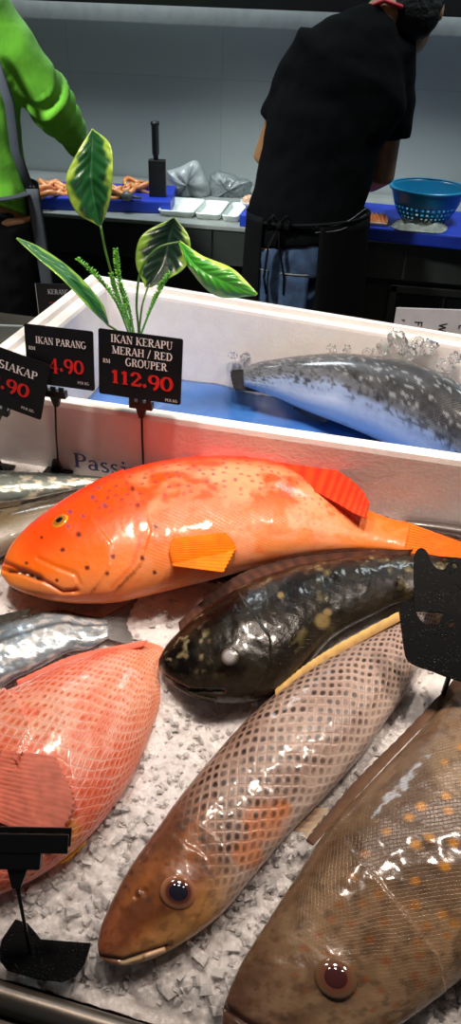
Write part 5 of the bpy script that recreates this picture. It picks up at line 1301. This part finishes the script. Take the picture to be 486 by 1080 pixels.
# --- person in green at the left edge
hip2 = at(-34, 232, 2.10); wa2 = at(-34, 196, 2.12); ch2 = at(-62, 72, 2.16); ne2 = at(-74, -30, 2.2); hd2 = at(-78, -78, 2.26)
shR2, elR2, wrR2 = at(-14, 16, 2.14), at(56, 112, 2.20), at(88, 160, 2.36)
shL2, elL2, wrL2 = at(-120, 20, 2.24), at(-130, 125, 2.34), at(-60, 182, 2.56)
gp = thing('person', 'person in a long-sleeved lime green shirt and dark apron reaching over the counter at left', 'person', G0(hip2))
mb = MB()
mb.tube([hip2 - EZ * .03, hip2 + EZ * .04, wa2, ch2, ch2 * .3 + ne2 * .7], [(.150, .10), (.155, .105), (.135, .095), (.165, .105), (.085, .07)], 20, side=S_)
mb.tube([ch2 * .3 + ne2 * .7, ne2, ne2 * .35 + hd2 * .65], [.066, .056, .056], 14)
for k, sh, el, wr in ((-1, shL2, elL2, wrL2), (1, shR2, elR2, wrR2)):
    mb.tube([ch2 * .6 + ne2 * .4 + S_ * k * .05, sh, sh * .5 + el * .5, el, el * .6 + wr * .4, wr], [.075, .058, .044, .038, .036, .026], 14)
    hand(mb, wr, (wr - el).normalized() * .6 + FH * .3 - EZ * .4, EZ, 1.0, -k)
    x = hip2 + S_ * k * .085
    mb.tube([x + EZ * .02, x - EZ * .12, G0(x, .50) + FH * .015, G0(x, .46), G0(x, .30) - FH * .015, G0(x, .085)], [.095, .088, .058, .056, .056, .038], 14)
    mb.tube([G0(x, .05) - FH * .05, G0(x, .045) + FH * .02, G0(x, .03) + FH * .15], [(.036, .034), (.042, .036), (.040, .02)], 12, side=S_)
s2, f2, u2 = head(mb, hd2, (EZ * .9 + FH * .4).normalized(), (FH * .9 - EZ * .4).normalized())
fused('body', mb, 0.0065, SKIN, gp, 5); face_eyes(gp, hd2, s2, f2, u2)
mb = MB(); mb.ball(hd2 + u2 * .034 - f2 * .014, (.082, .098, .104), 16, (s2, f2, u2)); mb.ball(hd2 - f2 * .055 - u2 * .02, (.070, .048, .075), 12, (s2, f2, u2))
fused('hair', mb, 0.007, HAIR, gp, 2, lambda c: 0.004 * noise.noise(c * 60))
def folds(c):
    d = min(1.0, ((c + woff(gp)) - elR2).length / .16)
    t_ = ((c + woff(gp)) - elR2).dot((wrR2 - elR2).normalized())
    return .008 * noise.noise(Vector((c.x * 10, c.y * 8, c.z * 14))) + (0.010 * math.sin(t_ * 130 + 3 * noise.noise(c * 12)) * (1 - d) if t_ > -0.07 else 0)
mb = MB()
mb.tube([hip2 + EZ * .045, wa2, wa2 * .5 + ch2 * .5, ch2, ch2 * .35 + ne2 * .65, ne2 - EZ * .02], [(.168, .122), (.156, .115), (.170, .12), (.188, .122), (.135, .095), (.066, .064)], 24, side=S_)
for k, sh, el, wr in ((-1, shL2, elL2, wrL2), (1, shR2, elR2, wrR2)):
    mb.tube([ch2 * .6 + ne2 * .4 + S_ * k * .04, sh, sh * .5 + el * .5, el, el * .62 + wr * .38, el * .12 + wr * .88], [.09, .078, .064, .058, .050, .036], 18)
fused('long_sleeved_shirt', mb, 0.007, GREEN, gp, 4, folds)
mb = MB()
mb.tube([hip2 - EZ * .06, hip2, wa2 - EZ * .06], [(.165, .115), (.172, .12), (.160, .112)], 20, side=S_)
for k in (-1, 1):
    x = hip2 + S_ * k * .085; mb.tube([x + EZ * .01, x - EZ * .12, G0(x, .48), G0(x, .30), G0(x, .07)], [.106, .10, .078, .072, .064], 16)
fused('trousers', mb, 0.009, DTRO, gp, 4, wr_shirt(.004, 14))
def around2(th, z, rx, ry): return Vector((hip2.x, hip2.y, z)) + RH * (rx * math.sin(th)) - FH * (ry * math.cos(th))
G = []
for j in range(26):
    w = j / 25; row = []
    for i in range(70):
        th = R(78 + 224 * i / 69); wv = 1 + .03 * w * math.sin(th * 9) + .16 * w; row.append(around2(th, wa2.z + .01 - .62 * w, .196 * wv, .150 * wv))
    G.append(row)
mb = MB(); mb.grid(G); ap2 = solidify(mb.build('apron', APR, gp), .003)
mb = MB(); mb.tube([around2(R(a), wa2.z - .004, .178, .138) for a in range(-70, 291, 12)], [(.004, .016)] * 31, 8); mb.build('apron_tie', GREYS, gp)
ed = [Vector(r[0]) for r in G]
mb = MB(); mb.tube([p - FH * .004 for p in ed[:20]], [(.017, .004)] * 20, 8, side=RH); mb.build('apron_edge_light', GREYS, gp)  # grey strip paints the light caught by the black apron's edge
a0_ = around2(R(80), wa2.z, .19, .145); mb = MB(); mb.tube([a0_ - EZ * .01, a0_ + EZ * .10 - RH * .028 - FH * .005, at(10, 110, 2.07), at(-14, 40, 2.06)], [(.013, .004)] * 4, 8, side=RH); mb.build('apron_strap', GREYS, gp)
for k in (-1, 1):
    x = hip2 + S_ * k * .085; mb = MB(); mb.tube([G0(x, .055) - FH * .07, G0(x, .05) - FH * .03, G0(x, .05) + FH * .05, G0(x, .03) + FH * .17], [(.038, .045), (.046, .052), (.050, .045), (.046, .026)], 14, side=S_); mb.build('shoe', SHOE, gp)

# ------------------------------------------------------------------ lights
w = bpy.data.worlds.new('world'); bpy.context.scene.world = w; w.use_nodes = True
bg = w.node_tree.nodes['Background']; bg.inputs[0].default_value = (0.7, 0.85, 1.0, 1); bg.inputs[1].default_value = 0.05
def lamp(name, P, T, e, s, c, spread=180):
    l = bpy.data.lights.new(name, 'AREA'); l.shape = 'DISK'; l.energy = e; l.size = s; l.color = c; l.spread = R(spread)
    o = bpy.data.objects.new(name, l); COL.objects.link(o); o.location = P
    o.rotation_euler = (Vector(T) - Vector(P)).to_track_quat('-Z', 'Y').to_euler()
WARM = (1, 0.835, 0.71)
for x, y, e in ((-0.55, 0.46, 3.8), (0.02, 0.42, 3.5), (0.60, 0.48, 3.7)):
    lamp('track_lamp', D(x, y, 2.45), D(x * .7, 0.72, 0.9), e, 0.16, WARM, 80)
lamp('aisle_lamp', (-1.0, YC + 0.1, 2.7), (-1.0, YC + 0.25, 0), 15, 0.5, (0.86, 0.95, 1.0), 130)
lamp('aisle_lamp', (0.7, YC + 0.1, 2.7), (0.7, YC + 0.25, 0), 14, 0.5, (0.86, 0.98, 1.0), 130)
lamp('aisle_lamp', (-1.5, 0.9, 2.7), (-0.75, 2.0, 1.25), 4.5, 0.25, (0.95, 1.0, 0.96), 40)
vs_ = bpy.context.scene.view_settings
vs_.view_transform = 'Standard'; vs_.look = 'None'; vs_.exposure = 0.1; vs_.gamma = 1.0; vs_.use_curve_mapping = False
